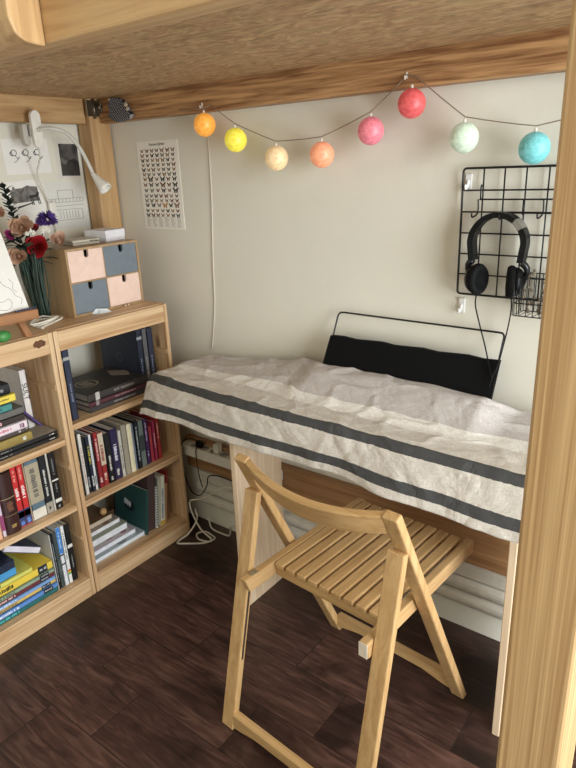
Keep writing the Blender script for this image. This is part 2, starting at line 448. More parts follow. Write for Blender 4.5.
nb = [0]
def book(label, grp, col, t, h, d, loc, lean=0., lie=False, yaw=0., flip=False, page=(222, 212, 192), title=None, bands=(), rough=.5, round_spine=False, cover_extra=None):
    """spine faces +x; thickness along y, height along z before turning. title=(z0,z1,col,width share); bands=(z0,z1,col)."""
    nb[0] += 1; rnd = random.Random(nb[0])
    r = thing('book', label, 'book', loc, 0, grp)
    r.rotation_euler = (PI / 2 if lie else lean, 0, yaw)
    y0, y1 = (-t, 0) if (lean < 0 and not lie) else (0, t)
    c = .0022 if t > .012 else .0012
    m = plain(col, rough)
    bm = bmesh.new()
    xs, xp0, xp1 = (0, -d + .003, -c)
    if flip: xs, xp0, xp1 = (-d + c, -d + c, -.0005)
    box(bm, -d, 0, y0, y0 + c, 0, h, .0004); box(bm, -d, 0, y1 - c, y1, 0, h, .0004)
    if round_spine:
        ym, rr = (y0 + y1) / 2, t / 2
        prism(bm, [(-c, y0), (-c, y1)] + [(-.0 + .35 * rr * math.sin(PI * k / 10), ym + rr * math.cos(PI * k / 10)) for k in range(11)], 0, h, 'z')
    else: box(bm, xs - c, xs, y0, y1, 0, h, .0003)
    cv = obj('cover', bm, m, r, False)
    obj('pages', B((xp0, xp1, y0 + c, y1 - c, .003, h - .003)), plain(page, .9, var=.1), r, False)
    xo = .35 * t / 2 if round_spine else 0
    for z0, z1, bc in bands:
        if round_spine:
            bm = bmesh.new(); ym, rr = (y0 + y1) / 2, t / 2 * 1.02
            prism(bm, [(.0 + .35 * rr * math.sin(PI * k / 10) + .0003, ym + rr * math.cos(PI * k / 10)) for k in range(11)], z0, z1, 'z')
        else: bm = B((xs - .0003, xs + .0003, y0 + .0002, y1 - .0002, z0, z1))
        obj('spine_band', bm, plain(bc, .5), cv, False)
    for ti in (title or ()):
        z0, z1, tcol, w = ti
        ym = (y0 + y1) / 2
        bm = bmesh.new(); letters(bm, xs + xo + (.0003 if bands else 0), ym - t * w / 2, ym + t * w / 2, z0, z1, rnd)
        obj('lettering', bm, plain(tcol, .5), cv, False)
    if cover_extra: cover_extra(r, cv, y0, y1, h, d)
    return r

def lying(label, grp, col, y0, y1, z0, z1, x=-.03, d=.16, **kw):
    return book(label, grp, col, z1 - z0 - .0004, y1 - y0, d, (x, y1, z0), lie=True, **kw)
def upright(label, grp, col, y0, y1, z, h, x=-.03, d=.14, **kw):
    lean = kw.get('lean', 0.)
    return book(label, grp, col, (y1 - y0) - .0006, h, d, (x, y1 if lean < 0 else y0, z), **kw)

WH, GO, YE = (225, 222, 214), (190, 165, 100), (214, 200, 70)
# --- far unit, top compartment
g = 'large dark volumes in the top compartment of the far unit'
NAVY, NAVY2 = (40, 44, 58), (48, 54, 74)
upright('dark navy volume upright against the pine post, outer of two', g, (38, 44, 62), -.4216, -.4045, .6115, .230, d=.2, title=[(.03, .11, (120, 120, 130), .3)], bands=[(.19, .2, (150, 150, 150))])
upright('navy volume upright between its dark twin and the lying stack', g, NAVY2, -.4038, -.3815, .6115, .227, d=.2, title=[(.06, .12, (130, 135, 150), .3)], bands=[(.195, .205, (170, 170, 165))])
def ring_cover(r, cv, y0, y1, h, d):
    bm = bmesh.new()
    for k in range(26):
        a = 2 * PI * k / 26; cx, cz = -d / 2, h * .72
        box(bm, cx + .036 * math.cos(a) - .003, cx + .036 * math.cos(a) + .003, y1 - .0004, y1 + .0004, cz + .036 * math.sin(a) - .003, cz + .036 * math.sin(a) + .003)
    for k in range(3):
        rr = random.Random(k); p = -d / 2 - .022
        while p < -d / 2 + .02:
            w = rr.uniform(.002, .005); box(bm, p, p + w, y1 - .0004, y1 + .0004, h * .72 - .014 + k * .012, h * .72 - .006 + k * .012); p += w + .0015
    obj('cover_emblem', bm, plain((150, 138, 116), .5), cv, False)
    bm = bmesh.new(); prism(bm, [(-d * .52, h * .30), (-d * .25, h * .14), (-d * .5, h * .02), (-d * .78, h * .2)], y1 - .0004, y1 + .0005, 'y')
    obj('cover_panel', bm, plain((150, 134, 120), .5), cv, False)
SPK = (92, 90, 92)
lying('dark grey volume at the bottom of the lying stack', g, (62, 58, 60), -.335, -.100, .6115, .631, x=-.035, d=.2, page=(150, 142, 132), title=[(.05, .14, (150, 145, 140), .35)])
lying('dark maroon volume in the middle of the lying stack', g, (84, 46, 52), -.338, -.100, .6315, .649, x=-.03, d=.2, page=(170, 160, 150), title=[(.05, .14, (170, 140, 140), .35)], bands=[(.2, .212, (140, 130, 128))])
lying('charcoal volume on top of the lying stack with ringed emblem on its cover', g, (58, 54, 52), -.340, -.095, .6495, .676, x=-.03, d=.2, page=(160, 150, 140), title=[(.06, .15, (140, 130, 125), .35)], bands=[(.2, .216, (190, 186, 180))], cover_extra=ring_cover)
def circ_cover(r, cv, y0, y1, h, d):
    bm = bmesh.new()
    for rr, w in ((.078, .0016), (.012, .005)):
        for k in range(40):
            a, b2 = 2 * PI * k / 40, 2 * PI * (k + 1) / 40
            q = [(-d / 2 + R_ * math.cos(t), y0 - .0004, h * .5 + R_ * math.sin(t)) for R_, t in ((rr, a), (rr, b2), (rr + w, b2), (rr + w, a))]
            bm.faces.new([bm.verts.new(p) for p in q])
    obj('cover_emblem', bm, plain((70, 76, 92), .5), cv, False)
upright('wide blue volume showing a ringed cover beside the lying stack', g, (38, 44, 60), -.106, -.083, .6115, .222, x=-.05, d=.21, title=[(.04, .12, (120, 130, 150), .3)], bands=[(.185, .195, (150, 150, 155))], cover_extra=circ_cover)
upright('grey spined volume between two blue volumes', g, (96, 94, 98), -.081, -.061, .6115, .218, x=-.05, d=.2, title=[(.04, .12, (170, 170, 170), .3)])
upright('blue volume standing nearest the desk end of the top compartment', g, (46, 52, 72), -.059, -.036, .6115, .215, x=-.05, d=.2, title=[(.04, .12, (140, 150, 170), .3)])

# --- far unit, middle compartment
g = 'books standing in the middle compartment of the far unit'
rows = [
 ('thin black book at the post end of the middle row', (24, 24, 26), -.4183, -.400, .222, [(.03, .12, (150, 150, 150), .3)], ()),
 ('white book with red spine flecks second in the middle row', (226, 220, 210), -.3985, -.3865, .216, [(.04, .17, (170, 70, 60), .25)], ()),
 ('black book between white book and yellow titled book', (26, 28, 32), -.3855, -.3735, .200, [(.02, .06, (190, 190, 190), .5)], ()),
 ('navy book with yellow title high on its spine', (34, 42, 58), -.3725, -.3605, .198, [(.1, .165, YE, .6), (.02, .06, WH, .6)], ()),
 ('slim white book beside the yellow titled navy book', (222, 222, 222), -.3595, -.3500, .200, [(.02, .05, (60, 60, 70), .5)], ()),
 ('thin dark grey book squeezed against the red one', (46, 46, 50), -.3492, -.3450, .196, None, ()),
 ('plain deep red book with white title along its spine', (150, 40, 46), -.3442, -.3265, .200, [(.1, .18, (220, 190, 180), .4), (.02, .04, WH, .5)], ()),
 ('red book with beige title panel on its spine', (158, 52, 50), -.3255, -.3050, .192, [(.09, .15, (150, 60, 50), .6), (.02, .045, (230, 210, 190), .5)], ((.075, .19, (206, 190, 166)),)),
 ('thick black book with white title low on its spine', (28, 27, 29), -.3040, -.2800, .182, [(.045, .1, WH, .35), (.01, .025, WH, .4)], ()),
 ('thick dark purple book with white title', (46, 38, 72), -.2790, -.2490, .186, [(.07, .13, (226, 224, 235), .45), (.015, .04, WH, .4)], ()),
 ('whitish speckled book beside the dark purple one', (200, 194, 184), -.2480, -.2360, .172, [(.03, .12, (120, 115, 110), .4)], ()),
 ('taupe clothbound book taller than the speckled one', (160, 150, 132), -.2350, -.2110, .186, None, ()),
 ('cream book with blank rounded spine', (226, 216, 182), -.2095, -.1890, .182, None, ()),
 ('thin slate blue book beside the cream one', (112, 122, 138), -.1882, -.1790, .176, None, ()),
 ('black book with stacked pale letters down its spine', (26, 30, 36), -.1782, -.1630, .184, [(.03, .16, (190, 196, 200), .4)], ()),
 ('grey green book with dark spine picture', (112, 122, 118), -.1620, -.1390, .176, None, ((.06, .12, (60, 66, 66)),)),
 ('dark violet book with pale title', (72, 42, 88), -.1360, -.1190, .174, [(.09, .16, (200, 180, 210), .4), (.03, .05, (200, 180, 210), .4)], ()),
 ('short coral red book between violet and magenta books', (176, 60, 74), -.1165, -.1010, .138, None, ()),
 ('magenta book with white title', (168, 48, 84), -.1000, -.0860, .152, [(.05, .11, (230, 200, 210), .35)], ()),
 ('brick red book at the desk end of the middle row', (160, 48, 48), -.0850, -.0670, .164, [(.08, .14, (220, 190, 170), .3)], ()),
]
for lab, col, a, b_, h, ti, ba in rows:
    upright(lab, g, col, a, b_, .3445, h, x=-.03 - random.uniform(0, .006), d=.135 if h < .19 else .16, title=ti, bands=ba, round_spine=('rounded' in lab))

# --- far unit, bottom compartment
g = 'albums and magazines in the bottom compartment of the far unit'
ST = (208, 210, 218)
def art(col, seed):
    def f(r, cv, y0, y1, h, d):
        rr = random.Random(seed); bm = bmesh.new()
        for k in range(7):
            cx, cz = -rr.uniform(.008, .06), rr.uniform(.03, h * .6); s = rr.uniform(.008, .02)
            prism(bm, [(cx + s * rr.uniform(.6, 1) * math.cos(2 * PI * j / 6), cz + s * 1.4 * rr.uniform(.6, 1) * math.sin(2 * PI * j / 6)) for j in range(6)], y1 - .0003, y1 + .0003 + k * .00002, 'y')
        for v in bm.verts:
            v.co.x = max(-d, min(-.001, v.co.x)); v.co.z = max(.002, min(h - .002, v.co.z))
        obj('cover_picture', bm, plain(col, .5), cv, False)
    return f
lying('widest white album at the bottom of the magazine stack', g, (170, 184, 190), -.412, -.180, .0705, .088, x=-.045, d=.2, flip=True, page=(232, 234, 240), cover_extra=art((110, 120, 128), 3))
lying('white album with purple flower print second from bottom', g, (190, 180, 184), -.412, -.206, .0885, .107, x=-.062, d=.2, flip=True, page=(236, 238, 244), cover_extra=art((130, 60, 96), 4))
lying('sage green covered album in the middle of the magazine stack', g, (158, 166, 146), -.412, -.222, .1075, .134, x=-.085, d=.2, flip=True, page=(236, 236, 240))
lying('greyish album with brown flecks below the brown board', g, (166, 156, 146), -.412, -.236, .1345, .153, x=-.106, d=.185, flip=True, page=(238, 236, 238), cover_extra=art((128, 96, 80), 5))
lying('thin brown album on top of the magazine stack', g, (116, 88, 60), -.412, -.255, .1535, .174, x=-.122, d=.17, flip=True, page=(206, 190, 166))
bm = bmesh.new(); ball(bm, (-.140, -.278, .1742 + .0125), .0132); box(bm, -.143, -.137, -.281, -.275, .1741, .1752)
tag(obj('wooden_ball', bm, wood('ball_wood', (206, 164, 110), (184, 140, 88), 'x', knots=False)), 'small round wooden ball resting on the thin brown album', 'wooden ball')
def white_emblem(r, cv, y0, y1, h, d):
    bm = bmesh.new(); bm2 = bmesh.new()
    cx, cz = -.1, h * .55
    prism(bm2, [(cx + .03 * math.cos(2 * PI * k / 16) + .006, cz - .006 + .022 * math.sin(2 * PI * k / 16)) for k in range(16)], y0 - .0003, y0 + .0003, 'y')
    for k in range(3):
        prism(bm, [(cx - .018 + k * .013 + .007 * math.cos(2 * PI * j / 10), cz + .006 - k * .003 + .012 * math.sin(2 * PI * j / 10)) for j in range(10)], y0 - .0008, y0 + .0002, 'y')
    obj('cover_emblem', bm2, plain((24, 34, 38), .5), cv, False); obj('cover_emblem', bm, plain((190, 196, 196), .5), cv, False)
def lean_album(lab, col, ybase, t, h, x, d, a, **kw):
    return book(lab, g, col, t, h, d, (x, ybase, .0708), lean=-a, **kw)
lean_album('dark teal album leaning with a white emblem on its cover', (38, 74, 72), -.1725, .011, .176, -.035, .18, .14, cover_extra=white_emblem, rough=.4)
lean_album('dark brown album leaning behind the teal one', (74, 54, 52), -.130, .036, .222, -.045, .2, .12)
lean_album('spiral bound white notebook beside the dark brown album', (214, 214, 210), -.1215, .008, .165, -.04, .12, .12, bands=[(.01 + k * .0105, .0145 + k * .0105, (60, 60, 64)) for k in range(15)])
lean_album('dark grey slim book behind the spiral notebook', (92, 92, 92), -.1135, .007, .19, -.05, .12, .12)
lean_album('pale yellow white book with blue lettering beside the spiral notebook', (220, 216, 196), -.0905, .022, .200, -.035, .15, .12, title=[(.03, .15, (110, 124, 160), .4)], bands=[(0.002, .02, (196, 160, 70))])
lean_album('thin cardboard brown book behind the pale yellow one', (168, 130, 92), -.0735, .016, .16, -.04, .14, .12)
lean_album('slim red book at the desk end of the bottom compartment', (150, 44, 44), -.0625, .010, .205, -.05, .15, .12)

# --- near unit, top compartment
g = 'books piled in the top compartment of the near unit'
Z = .5755
lying('black magazine box lowest in the pile under the gold book', g, (26, 26, 28), -.735, -.4625, Z, .5885, x=-.03, d=.2, page=(70, 66, 62), title=[(.012, .03, WH, .25), (.15, .2, (160, 160, 160), .2)])
lying('black magazine with plain taupe cover second from bottom of the pile', g, (30, 30, 31), -.735, -.4625, .589, .6025, x=-.03, d=.2, page=(70, 66, 62), title=[(.012, .03, WH, .25), (.15, .2, (160, 160, 160), .2)],
      cover_extra=lambda r, cv, y0, y1, h, d: obj('cover_panel', B((-d + .002, -.002, y1 - .0003, y1 + .0006, .002, h - .002)), plain((160, 150, 134), .6), cv, False))
lying('gold spined book lying above the black magazines', g, (150, 130, 72), -.735, -.5425, .6032, .629, x=-.035, d=.13, page=(190, 176, 140), round_spine=True, rough=.35, title=[(.02, .03, WH, .55)])
lying('grey brown book with white label between gold and pink spined books', g, (86, 74, 72), -.735, -.5525, .6295, .6445, x=-.04, d=.13, title=[(.018, .026, WH, .6)])
lying('white book with pink spine lettering in the pile', g, (232, 216, 222), -.735, -.5515, .645, .670, x=-.03, d=.14, title=[(.05, .12, (200, 110, 130), .35), (.01, .028, (110, 60, 90), .7)])
lying('dark brown book with pink label above the pink lettered book', g, (58, 48, 44), -.735, -.5535, .6705, .689, x=-.035, d=.14, title=[(.07, .085, (220, 170, 170), .7)])
lying('slate grey book below the teal one', g, (104, 102, 96), -.735, -.5515, .6895, .711, x=-.035, d=.14, page=(150, 140, 130))
lying('teal book below the yellow one', g, (70, 138, 134), -.735, -.5865, .7115, .733, x=-.03, d=.12, title=[(.03, .08, (40, 80, 80), .3)])
lying('bright yellow book near the top of the pile', g, (232, 210, 84), -.735, -.568, .7335, .757, x=-.035, d=.13, title=[(.02, .06, (120, 100, 40), .25)])
lying('black book with rounded spine on top of the pile', g, (26, 28, 34), -.735, -.580, .7575, .790, x=-.04, d=.12, round_spine=True, title=[(.02, .07, (150, 150, 150), .3)])
s_ = book('white upright book lettered SULT behind the pile', g, (228, 222, 216), .022, .186, .12, (-.115, -.505, .6035), title=None)
M = Matrix.Translation((.0003, .011, .12)) @ Matrix(((0, 0, 1, 0), (0, -1, 0, 0), (-1, 0, 0, 0), (0, 0, 0, 1))).inverted() if False else None
# letters read down the spine: text x runs down, text y runs towards +y
M = Matrix(((0, 0, 1, .0004), (0, 1, 0, .011), (-1, 0, 0, .118), (0, 0, 0, 1)))
obj('lettering', text_bm('SULT', .024, M), INK, s_.children[0], False)
r_ = book('thin purple book leaning diagonally across the white SULT book', g, (86, 64, 124), .006, .085, .045, (-.062, -.492, .618), lean=.66)
r_ = book('white paperback with orange lettering leaning low beside the pile', g, (226, 214, 206), .012, .07, .09, (-.112, -.5215, .6035), lean=.26, title=[(.012, .045, (176, 90, 50), .6)])

# --- near unit, middle compartment
g = 'books standing in the middle compartment of the near unit'
Z = .3455
upright('peach paperback beside the pink and white one', g, (226, 172, 140), -.706, -.6925, Z, .17, x=-.02, title=[(.03, .12, (230, 220, 210), .3)])
upright('pink and white patterned paperback beside the brown leather book', g, (214, 196, 206), -.6915, -.6785, Z, .175, x=-.025, bands=[(.02, .07, (150, 70, 110)), (.1, .13, (160, 90, 120))])
upright('thick dark brown leather book with gold rules', g, (58, 34, 32), -.6775, -.6335, Z, .196, x=-.025, d=.15, round_spine=True, rough=.35, bands=[(.06, .0612, (150, 120, 80)), (.115, .1165, (180, 160, 120))], title=[(.02, .03, (170, 140, 80), .4), (.075, .105, (120, 80, 60), .5)])
RED = (200, 46, 44)
for a, lab in ((-.6325, 'red paperback with white title beside the leather book'), (-.6125, 'red paperback with white title beside the tan edged book')):
    upright(lab, g, RED, a, a + .0195, Z, .197, x=-.03, bands=[(.003, .055, (52, 62, 104)), (.03, .05, (150, 130, 120))], title=[(.09, .13, (240, 230, 226), .6), (.15, .19, (226, 150, 140), .4), (.006, .022, (110, 150, 220), .7)])
upright('thin tan edged book between red paperback and slate book', g, (206, 176, 146), -.5925, -.5885, Z, .198)
upright('thick slate blue book with beige title panel and white foot', g, (92, 112, 126), -.588, -.543, Z, .196, x=-.03, d=.15, bands=[(.002, .034, (222, 214, 200)), (.055, .185, (172, 160, 136))], title=[(.075, .17, (70, 70, 72), .42)])
upright('black book with white title and taupe foot', g, (30, 32, 36), -.5415, -.5185, Z, .198, d=.15, bands=[(.001, .038, (168, 160, 146))], title=[(.06, .15, WH, .3), (.012, .026, INK and (40, 40, 40), .35)])
upright('thin pale grey book between two black books', g, (200, 196, 186), -.5175, -.5105, Z, .198)
upright('black book with white band and round white mark', g, (24, 22, 22), -.5095, -.4865, Z, .192, d=.15, bands=[(.024, .036, WH), (.098, .103, WH)], title=[(.06, .09, (130, 130, 130), .25), (.12, .18, (130, 130, 130), .25), (.006, .016, (180, 180, 180), .4)])

# --- near unit, bottom compartment
g = 'textbooks in the bottom compartment of the near unit'
lay = [
 ('dark teal textbook at the bottom of the colourful pile', (40, 106, 106), -.5565, .0705, .088, (90, 190, 190), None),
 ('blue textbook second from the bottom of the colourful pile', (96, 140, 206), -.556, .0885, .106, (230, 235, 240), 1),
 ('thin sand yellow textbook third from the bottom of the pile', (222, 188, 104), -.559, .1065, .120, (120, 100, 60), 1),
 ('thin light blue textbook in the middle of the pile', (128, 164, 214), -.560, .1205, .132, (226, 232, 240), None),
 ('maroon textbook below the sage green one', (116, 52, 56), -.559, .1325, .147, (230, 200, 190), 1),
 ('sage green textbook below the thick yellow one', (150, 168, 144), -.560, .1475, .161, (90, 100, 80), 1),
 ('thick bright yellow textbook in the colourful pile', (232, 202, 74), -.559, .1615, .189, (60, 50, 30), 1),
 ('lime yellow textbook on the thick yellow one', (216, 212, 104), -.627, .1895, .206, (60, 60, 40), None),
 ('sky blue textbook below the navy one', (76, 152, 206), -.674, .2065, .234, (200, 226, 240), None),
 ('navy textbook on top of the colourful pile', (34, 42, 62), -.676, .2345, .262, (150, 160, 180), None)]
for i, (lab, col, ye, z0, z1, tc_, lbl) in enumerate(lay):
    y0 = -.8555
    L_ = ye - y0
    ti = [(L_ * .45, L_ * .75, tc_, .55)]
    ba = [(.018, .05, (40, 44, 52))] if lbl else ()
    if lbl: ti.append((.022, .046, (190, 190, 190), .35))
    lying(lab, g, col, y0, ye, z0, z1, x=-.03 + (.004 if i % 2 else 0), d=.19, title=ti, bands=ba)
# white book lying across the pile, sloping
w = book('white paged book sloping across the pile toward the upright books', g, (60, 72, 92), .022, .13, .13, (-.06, -.578, .2115), lie=True, page=(222, 216, 226), flip=True)
w.rotation_euler = (PI / 2 - .55, 0, 0)
Z = .0705
upright('thin white book leaning on the black spined one', g, (206, 204, 198), -.5545, -.5505, Z, .205, d=.15)
upright('narrow black book with white spine print beside the dark green one', g, (26, 28, 32), -.5500, -.5425, Z, .208, title=[(.03, .17, (160, 165, 170), .4)])
upright('dark green grey book beside the blue and white one', g, (68, 78, 76), -.5418, -.5300, Z, .205, title=[(.05, .1, (110, 120, 116), .4)])
upright('white book with bright blue spine top', g, (226, 228, 232), -.5290, -.5140, Z, .216, bands=[(.12, .215, (70, 132, 204)), (.112, .117, (24, 24, 28)), (.078, .083, (24, 24, 28))], title=[(.14, .2, (210, 226, 240), .3)])
upright('white book with red yellow green stripes at its foot', g, (232, 232, 230), -.5120, -.5000, Z, .214, bands=[(.045, .051, (196, 60, 50)), (.039, .045, (222, 190, 60)), (.033, .039, (70, 150, 80))], title=[(.09, .19, (60, 60, 64), .35)])
upright('black book with white band at the end of the bottom row', g, (24, 24, 26), -.4985, -.4800, Z, .212, bands=[(.125, .137, WH)], title=[(.05, .1, (140, 140, 140), .3)])

# ------------------------------------------------------------------ chest of small drawers
dc = thing('drawer_chest', 'plywood chest of four pink and grey drawers on the far shelving unit', 'drawer chest', (-.185, -.158, .9102))
X0, X1, Y0, Y1, Z0, Z1 = -.275, -.095, -.298, -.018, .9102, 1.122
t = .007
obj('case', B((X0, X1, Y0, Y0 + t, Z0, Z1), (X0, X1, Y1 - t, Y1, Z0, Z1), (X0, X1, Y0 + t, Y1 - t, Z0, Z0 + t), (X0, X1, Y0 + t, Y1 - t, Z1 - t, Z1), (X0, X0 + .004, Y0 + t, Y1 - t, Z0 + t, Z1 - t)), BIRCH['z'], dc)
obj('divider', B((X0 + .005, X1 - .001, Y0 + t, Y1 - t, 1.0145, 1.0185), (X0 + .005, X1 - .002, -.160, -.157, Z0 + t, 1.0145), (X0 + .005, X1 - .002, -.160, -.157, 1.0185, Z1 - t)), BIRCH['y'], dc)
PINK, GREY = plain((236, 206, 190), .6), plain((116, 126, 134), .6)
for (ya, yb, za, zb, m, lb) in ((Y0 + t, -.160, 1.0185, Z1 - t, PINK, 'pink drawer front'), (-.157, Y1 - t, 1.0185, Z1 - t, GREY, 'grey drawer front'),
                                (Y0 + t, -.160, Z0 + t, 1.0145, GREY, 'grey drawer front'), (-.157, Y1 - t, Z0 + t, 1.0145, PINK, 'pink drawer front')):
    e = .0008; ya += e; yb -= e; za += e; zb -= e
    bm = bmesh.new(); ym = (ya + yb) / 2 + .003
    hw, hd = .0085, .024
    notch = [(ym - hw, zb)] + [(ym + hw * math.cos(a), zb - hd + hw + hw * math.sin(a)) for a in [PI + PI * k / 8 for k in range(9)]] + [(ym + hw, zb)]
    # front with its finger notch, as strips around the cut
    xf = X1 - .002; xb = xf - .009
    prof = [(ya, za), (yb, za), (yb, zb)] + notch[::-1] + [(ya, zb)]
    prism(bm, prof, xb, xf, 'x')
    d_ = obj('drawer', bm, m, dc); d_['label'] = lb
    obj('drawer_box', B((X0 + .01, xb - .016, ya, ya + .004, za, zb - .003), (X0 + .01, xb - .016, yb - .004, yb, za, zb - .003), (X0 + .01, xb - .016, ya + .004, yb - .004, za, za + .003), (xb - .018, xb - .014, ya, yb, za, zb - .001)), plain((24, 22, 20), .9), d_, dc)

# things on the chest
bm = bmesh.new(); box(bm, -.045, .045, -.052, .052, 0, .033, .001); box(bm, -.0465, .0465, -.0535, .0535, .012, .036, .001)
wb = thing('white_box', 'small white lidded box on the drawer chest', 'box', (-.205, -.062, 1.1222), .1)
obj('box_body', B((-.05, .05, -.042, .042, 0, .03), bev=.001), plain((224, 222, 226), .6), wb, False)
obj('lid', B((-.0515, .0515, -.0435, .0435, .010, .036), bev=.0015), plain((232, 230, 234), .6), wb, False)
nbk = thing('tin_case', 'beige flat case with clasp beside the white box', 'case', (-.195, -.172, 1.1222), -.12)
obj('case_body', B((-.05, .045, -.048, .048, 0, .008), bev=.003), plain((188, 180, 164), .5), nbk, False)
obj('lid', B((-.05, .045, -.048, .048, .0085, .017), bev=.003), plain((198, 190, 172), .5), nbk, False)
bm = bmesh.new(); tube(bm, smooth_pts([(.046, .012, .012), (.052, .018, .012), (.052, .034, .011), (.046, .040, .011)], 5), .0016, 6)
obj('clasp', bm, METAL, nbk, False)

def rose(parent, c, r, m, d=(0, -.3, 1), n=14, name='bloom', seed=0):
    rr = random.Random(seed); bm = bmesh.new()
    Mx = frame_to(c, d)
    ball(bm, (0, 0, -.1 * r), r * .3, (1, 1, 1), 12)
    bmesh.ops.transform(bm, matrix=Mx, verts=bm.verts)
    for k in range(n):
        lay_ = k / n; a = k * 2.4
        rad = r * (.14 + .78 * lay_); hgt = r * (.62 - .5 * lay_); w = r * (.5 + .35 * lay_)
        rows_ = []
        for i in range(5):
            v = i / 4
            row = []
            for j in range(6):
                u = (j / 5 - .5) * 2
                ang = a + u * w / max(rad, 1e-4) * .75
                rr_ = rad * (.35 + .75 * v ** .8) + .12 * r * v * v * (1 - abs(u)) * lay_ * 2
                zz = -r * .5 + (hgt + r * .6) * v - .12 * r * u * u * v
                p = Vector((rr_ * math.cos(ang), rr_ * math.sin(ang), zz)) 
                row.append(bm.verts.new(Mx @ p))
            rows_.append(row)
        for i in range(4):
            for j in range(5):
                f = bm.faces.new([rows_[i][j], rows_[i][j + 1], rows_[i + 1][j + 1], rows_[i + 1][j]]); f.smooth = True
    return obj(name, bm, m, parent)
fl = thing('loose_flower', 'single peach flower head lying on the chest edge beside the case', 'flower', (-.17, -.262, 1.1222))
rose(fl, (-.17, -.265, 1.1225 + .023), .028, plain((220, 182, 156), .7), (.5, -.5, .6), 12, 'petals', 3)

# bouquet behind the easel
bq = thing('flower_bouquet', 'bouquet of artificial flowers with red rose and purple aster behind the easel', 'flower bouquet', (-.2, -.35, .9102))
GREEN = plain((38, 58, 48), .45); DGREEN = plain((26, 38, 30), .6); LEAF = plain((66, 76, 60), .6)
heads = []
def stem(parent, p, q, r=.0022):
    bm = bmesh.new(); mid = (Vector(p) + Vector(q)) / 2 + Vector((random.uniform(-.01, .01), random.uniform(-.01, .01), 0))
    tube(bm, smooth_pts([p, mid, q], 5), r, 6); return bm
bm = bmesh.new(); rr = random.Random(11)
for k in range(64):
    a = rr.uniform(0, 2 * PI); s = rr.uniform(.005, .03); s2 = s * rr.uniform(.9, 2.0)
    p = (-.195 + s * math.cos(a), -.345 + s * math.sin(a), .9105)
    q = (-.19 + s2 * math.cos(a + .4), -.362 + s2 * math.sin(a + .4), rr.uniform(1.09, 1.15))
    tube(bm, smooth_pts([p, ((p[0] + q[0]) / 2 + rr.uniform(-.012, .012), (p[1] + q[1]) / 2 + rr.uniform(-.012, .012), 1.02), q], 4), rr.uniform(.0016, .0034), 6)
so = obj('stems', bm, GREEN, bq)
def leaf(bm, p, d, L_, w, up=(0, 0, 1)):
    d = Vector(d).normalized(); s = d.cross(Vector(up)).normalized(); n_ = s.cross(d)
    prev = None
    for i in range(7):
        v = i / 6; ww = w * math.sin(PI * min(.98, v * .9 + .08)); c = Vector(p) + d * L_ * v + n_ * (-.25 * L_ * v * v)
        row = [bm.verts.new(c - s * ww), bm.verts.new(c + n_ * -.15 * ww), bm.verts.new(c + s * ww)]
        if prev:
            for j in range(2):
                f = bm.faces.new([prev[j], prev[j + 1], row[j + 1], row[j]]); f.smooth = True
        prev = row
bm = bmesh.new()
for p, d, L_, w in (((-.19, -.37, 1.12), (.2, -.6, .2), .06, .016), ((-.19, -.36, 1.10), (.6, .1, -.8), .06, .01), ((-.18, -.39, 1.12), (.5, -.5, .5), .07, .02),
                    ((-.2, -.33, 1.13), (-.2, .8, .3), .07, .016), ((-.19, -.40, 1.10), (.3, -.8, -.2), .06, .014), ((-.2, -.36, 1.14), (0, .3, .8), .06, .014),
                    ((-.18, -.34, 1.10), (.6, .2, -.7), .05, .008), ((-.19, -.33, 1.12), (.5, .6, .2), .06, .015), ((-.17, -.37, 1.13), (.5, -.2, .5), .05, .016), ((-.19, -.42, 1.13), (.4, -.5, .3), .05, .016), ((-.2, -.30, 1.14), (.1, .7, .4), .05, .014), ((-.17, -.33, 1.10), (.6, .5, .1), .05, .014), ((-.19, -.38, 1.16), (.3, -.6, .6), .05, .014), ((-.2, -.38, 1.14), (-.1, -.5, .6), .06, .016)):
    leaf(bm, p, d, L_, w)
obj('leaves', bm, LEAF, bq)
bm = bmesh.new(); rr = random.Random(31)
for k in range(26):
    a = rr.uniform(-2.2, .9); d = (math.cos(a) * .7 + .2, math.sin(a) * .8, rr.uniform(-.1, .7))
    leaf(bm, (-.195 + .02 * d[0], -.365 + .03 * d[1], rr.uniform(1.09, 1.18)), d, rr.uniform(.035, .055), rr.uniform(.007, .012))
o = obj('leaves', bm, DGREEN, bq); o['label'] = 'dark green leaves'
bm = bmesh.new()
for k in range(40):
    v = k / 39; z = 1.16 + .15 * v; a = k * 2.4
    leaf(bm, (-.21, -.368 - .022 * v, z), (math.cos(a), math.sin(a), .9), .028, .0085)
tube(bm, [(-.2, -.36, 1.1), (-.21, -.375, 1.2), (-.212, -.392, 1.325)], .002, 6)
obj('fern_sprig', bm, DGREEN, bq)
o = rose(bq, (-.15, -.354, 1.137), .032, plain((166, 26, 30), .6), (.8, -.6, .25), 22, 'bloom', 1); o['label'] = 'red rose'
o = rose(bq, (-.20, -.325, 1.185), .018, plain((150, 34, 40), .6), (.6, -.3, .6), 12, 'bloom', 5); o['label'] = 'small red bloom'
PEACH = plain((196, 156, 128), .7)
for c, r, d, sd in (((-.17, -.385, 1.195), .032, (.7, -.7, .2), 6), ((-.19, -.360, 1.205), .026, (.8, -.5, .2), 7), ((-.14, -.425, 1.118), .028, (.7, -.7, .1), 9), ((-.2, -.435, 1.24), .028, (.7, -.7, .2), 10)):
    o = rose(bq, c, r, PEACH, d, 11, 'bloom', sd); o['label'] = 'peach bloom'
o = rose(bq, (-.19, -.408, 1.178), .016, plain((160, 50, 110), .6), (.7, -.7, .2), 12, 'bloom', 12); o['label'] = 'magenta bloom'
bm = bmesh.new(); rr = random.Random(4)
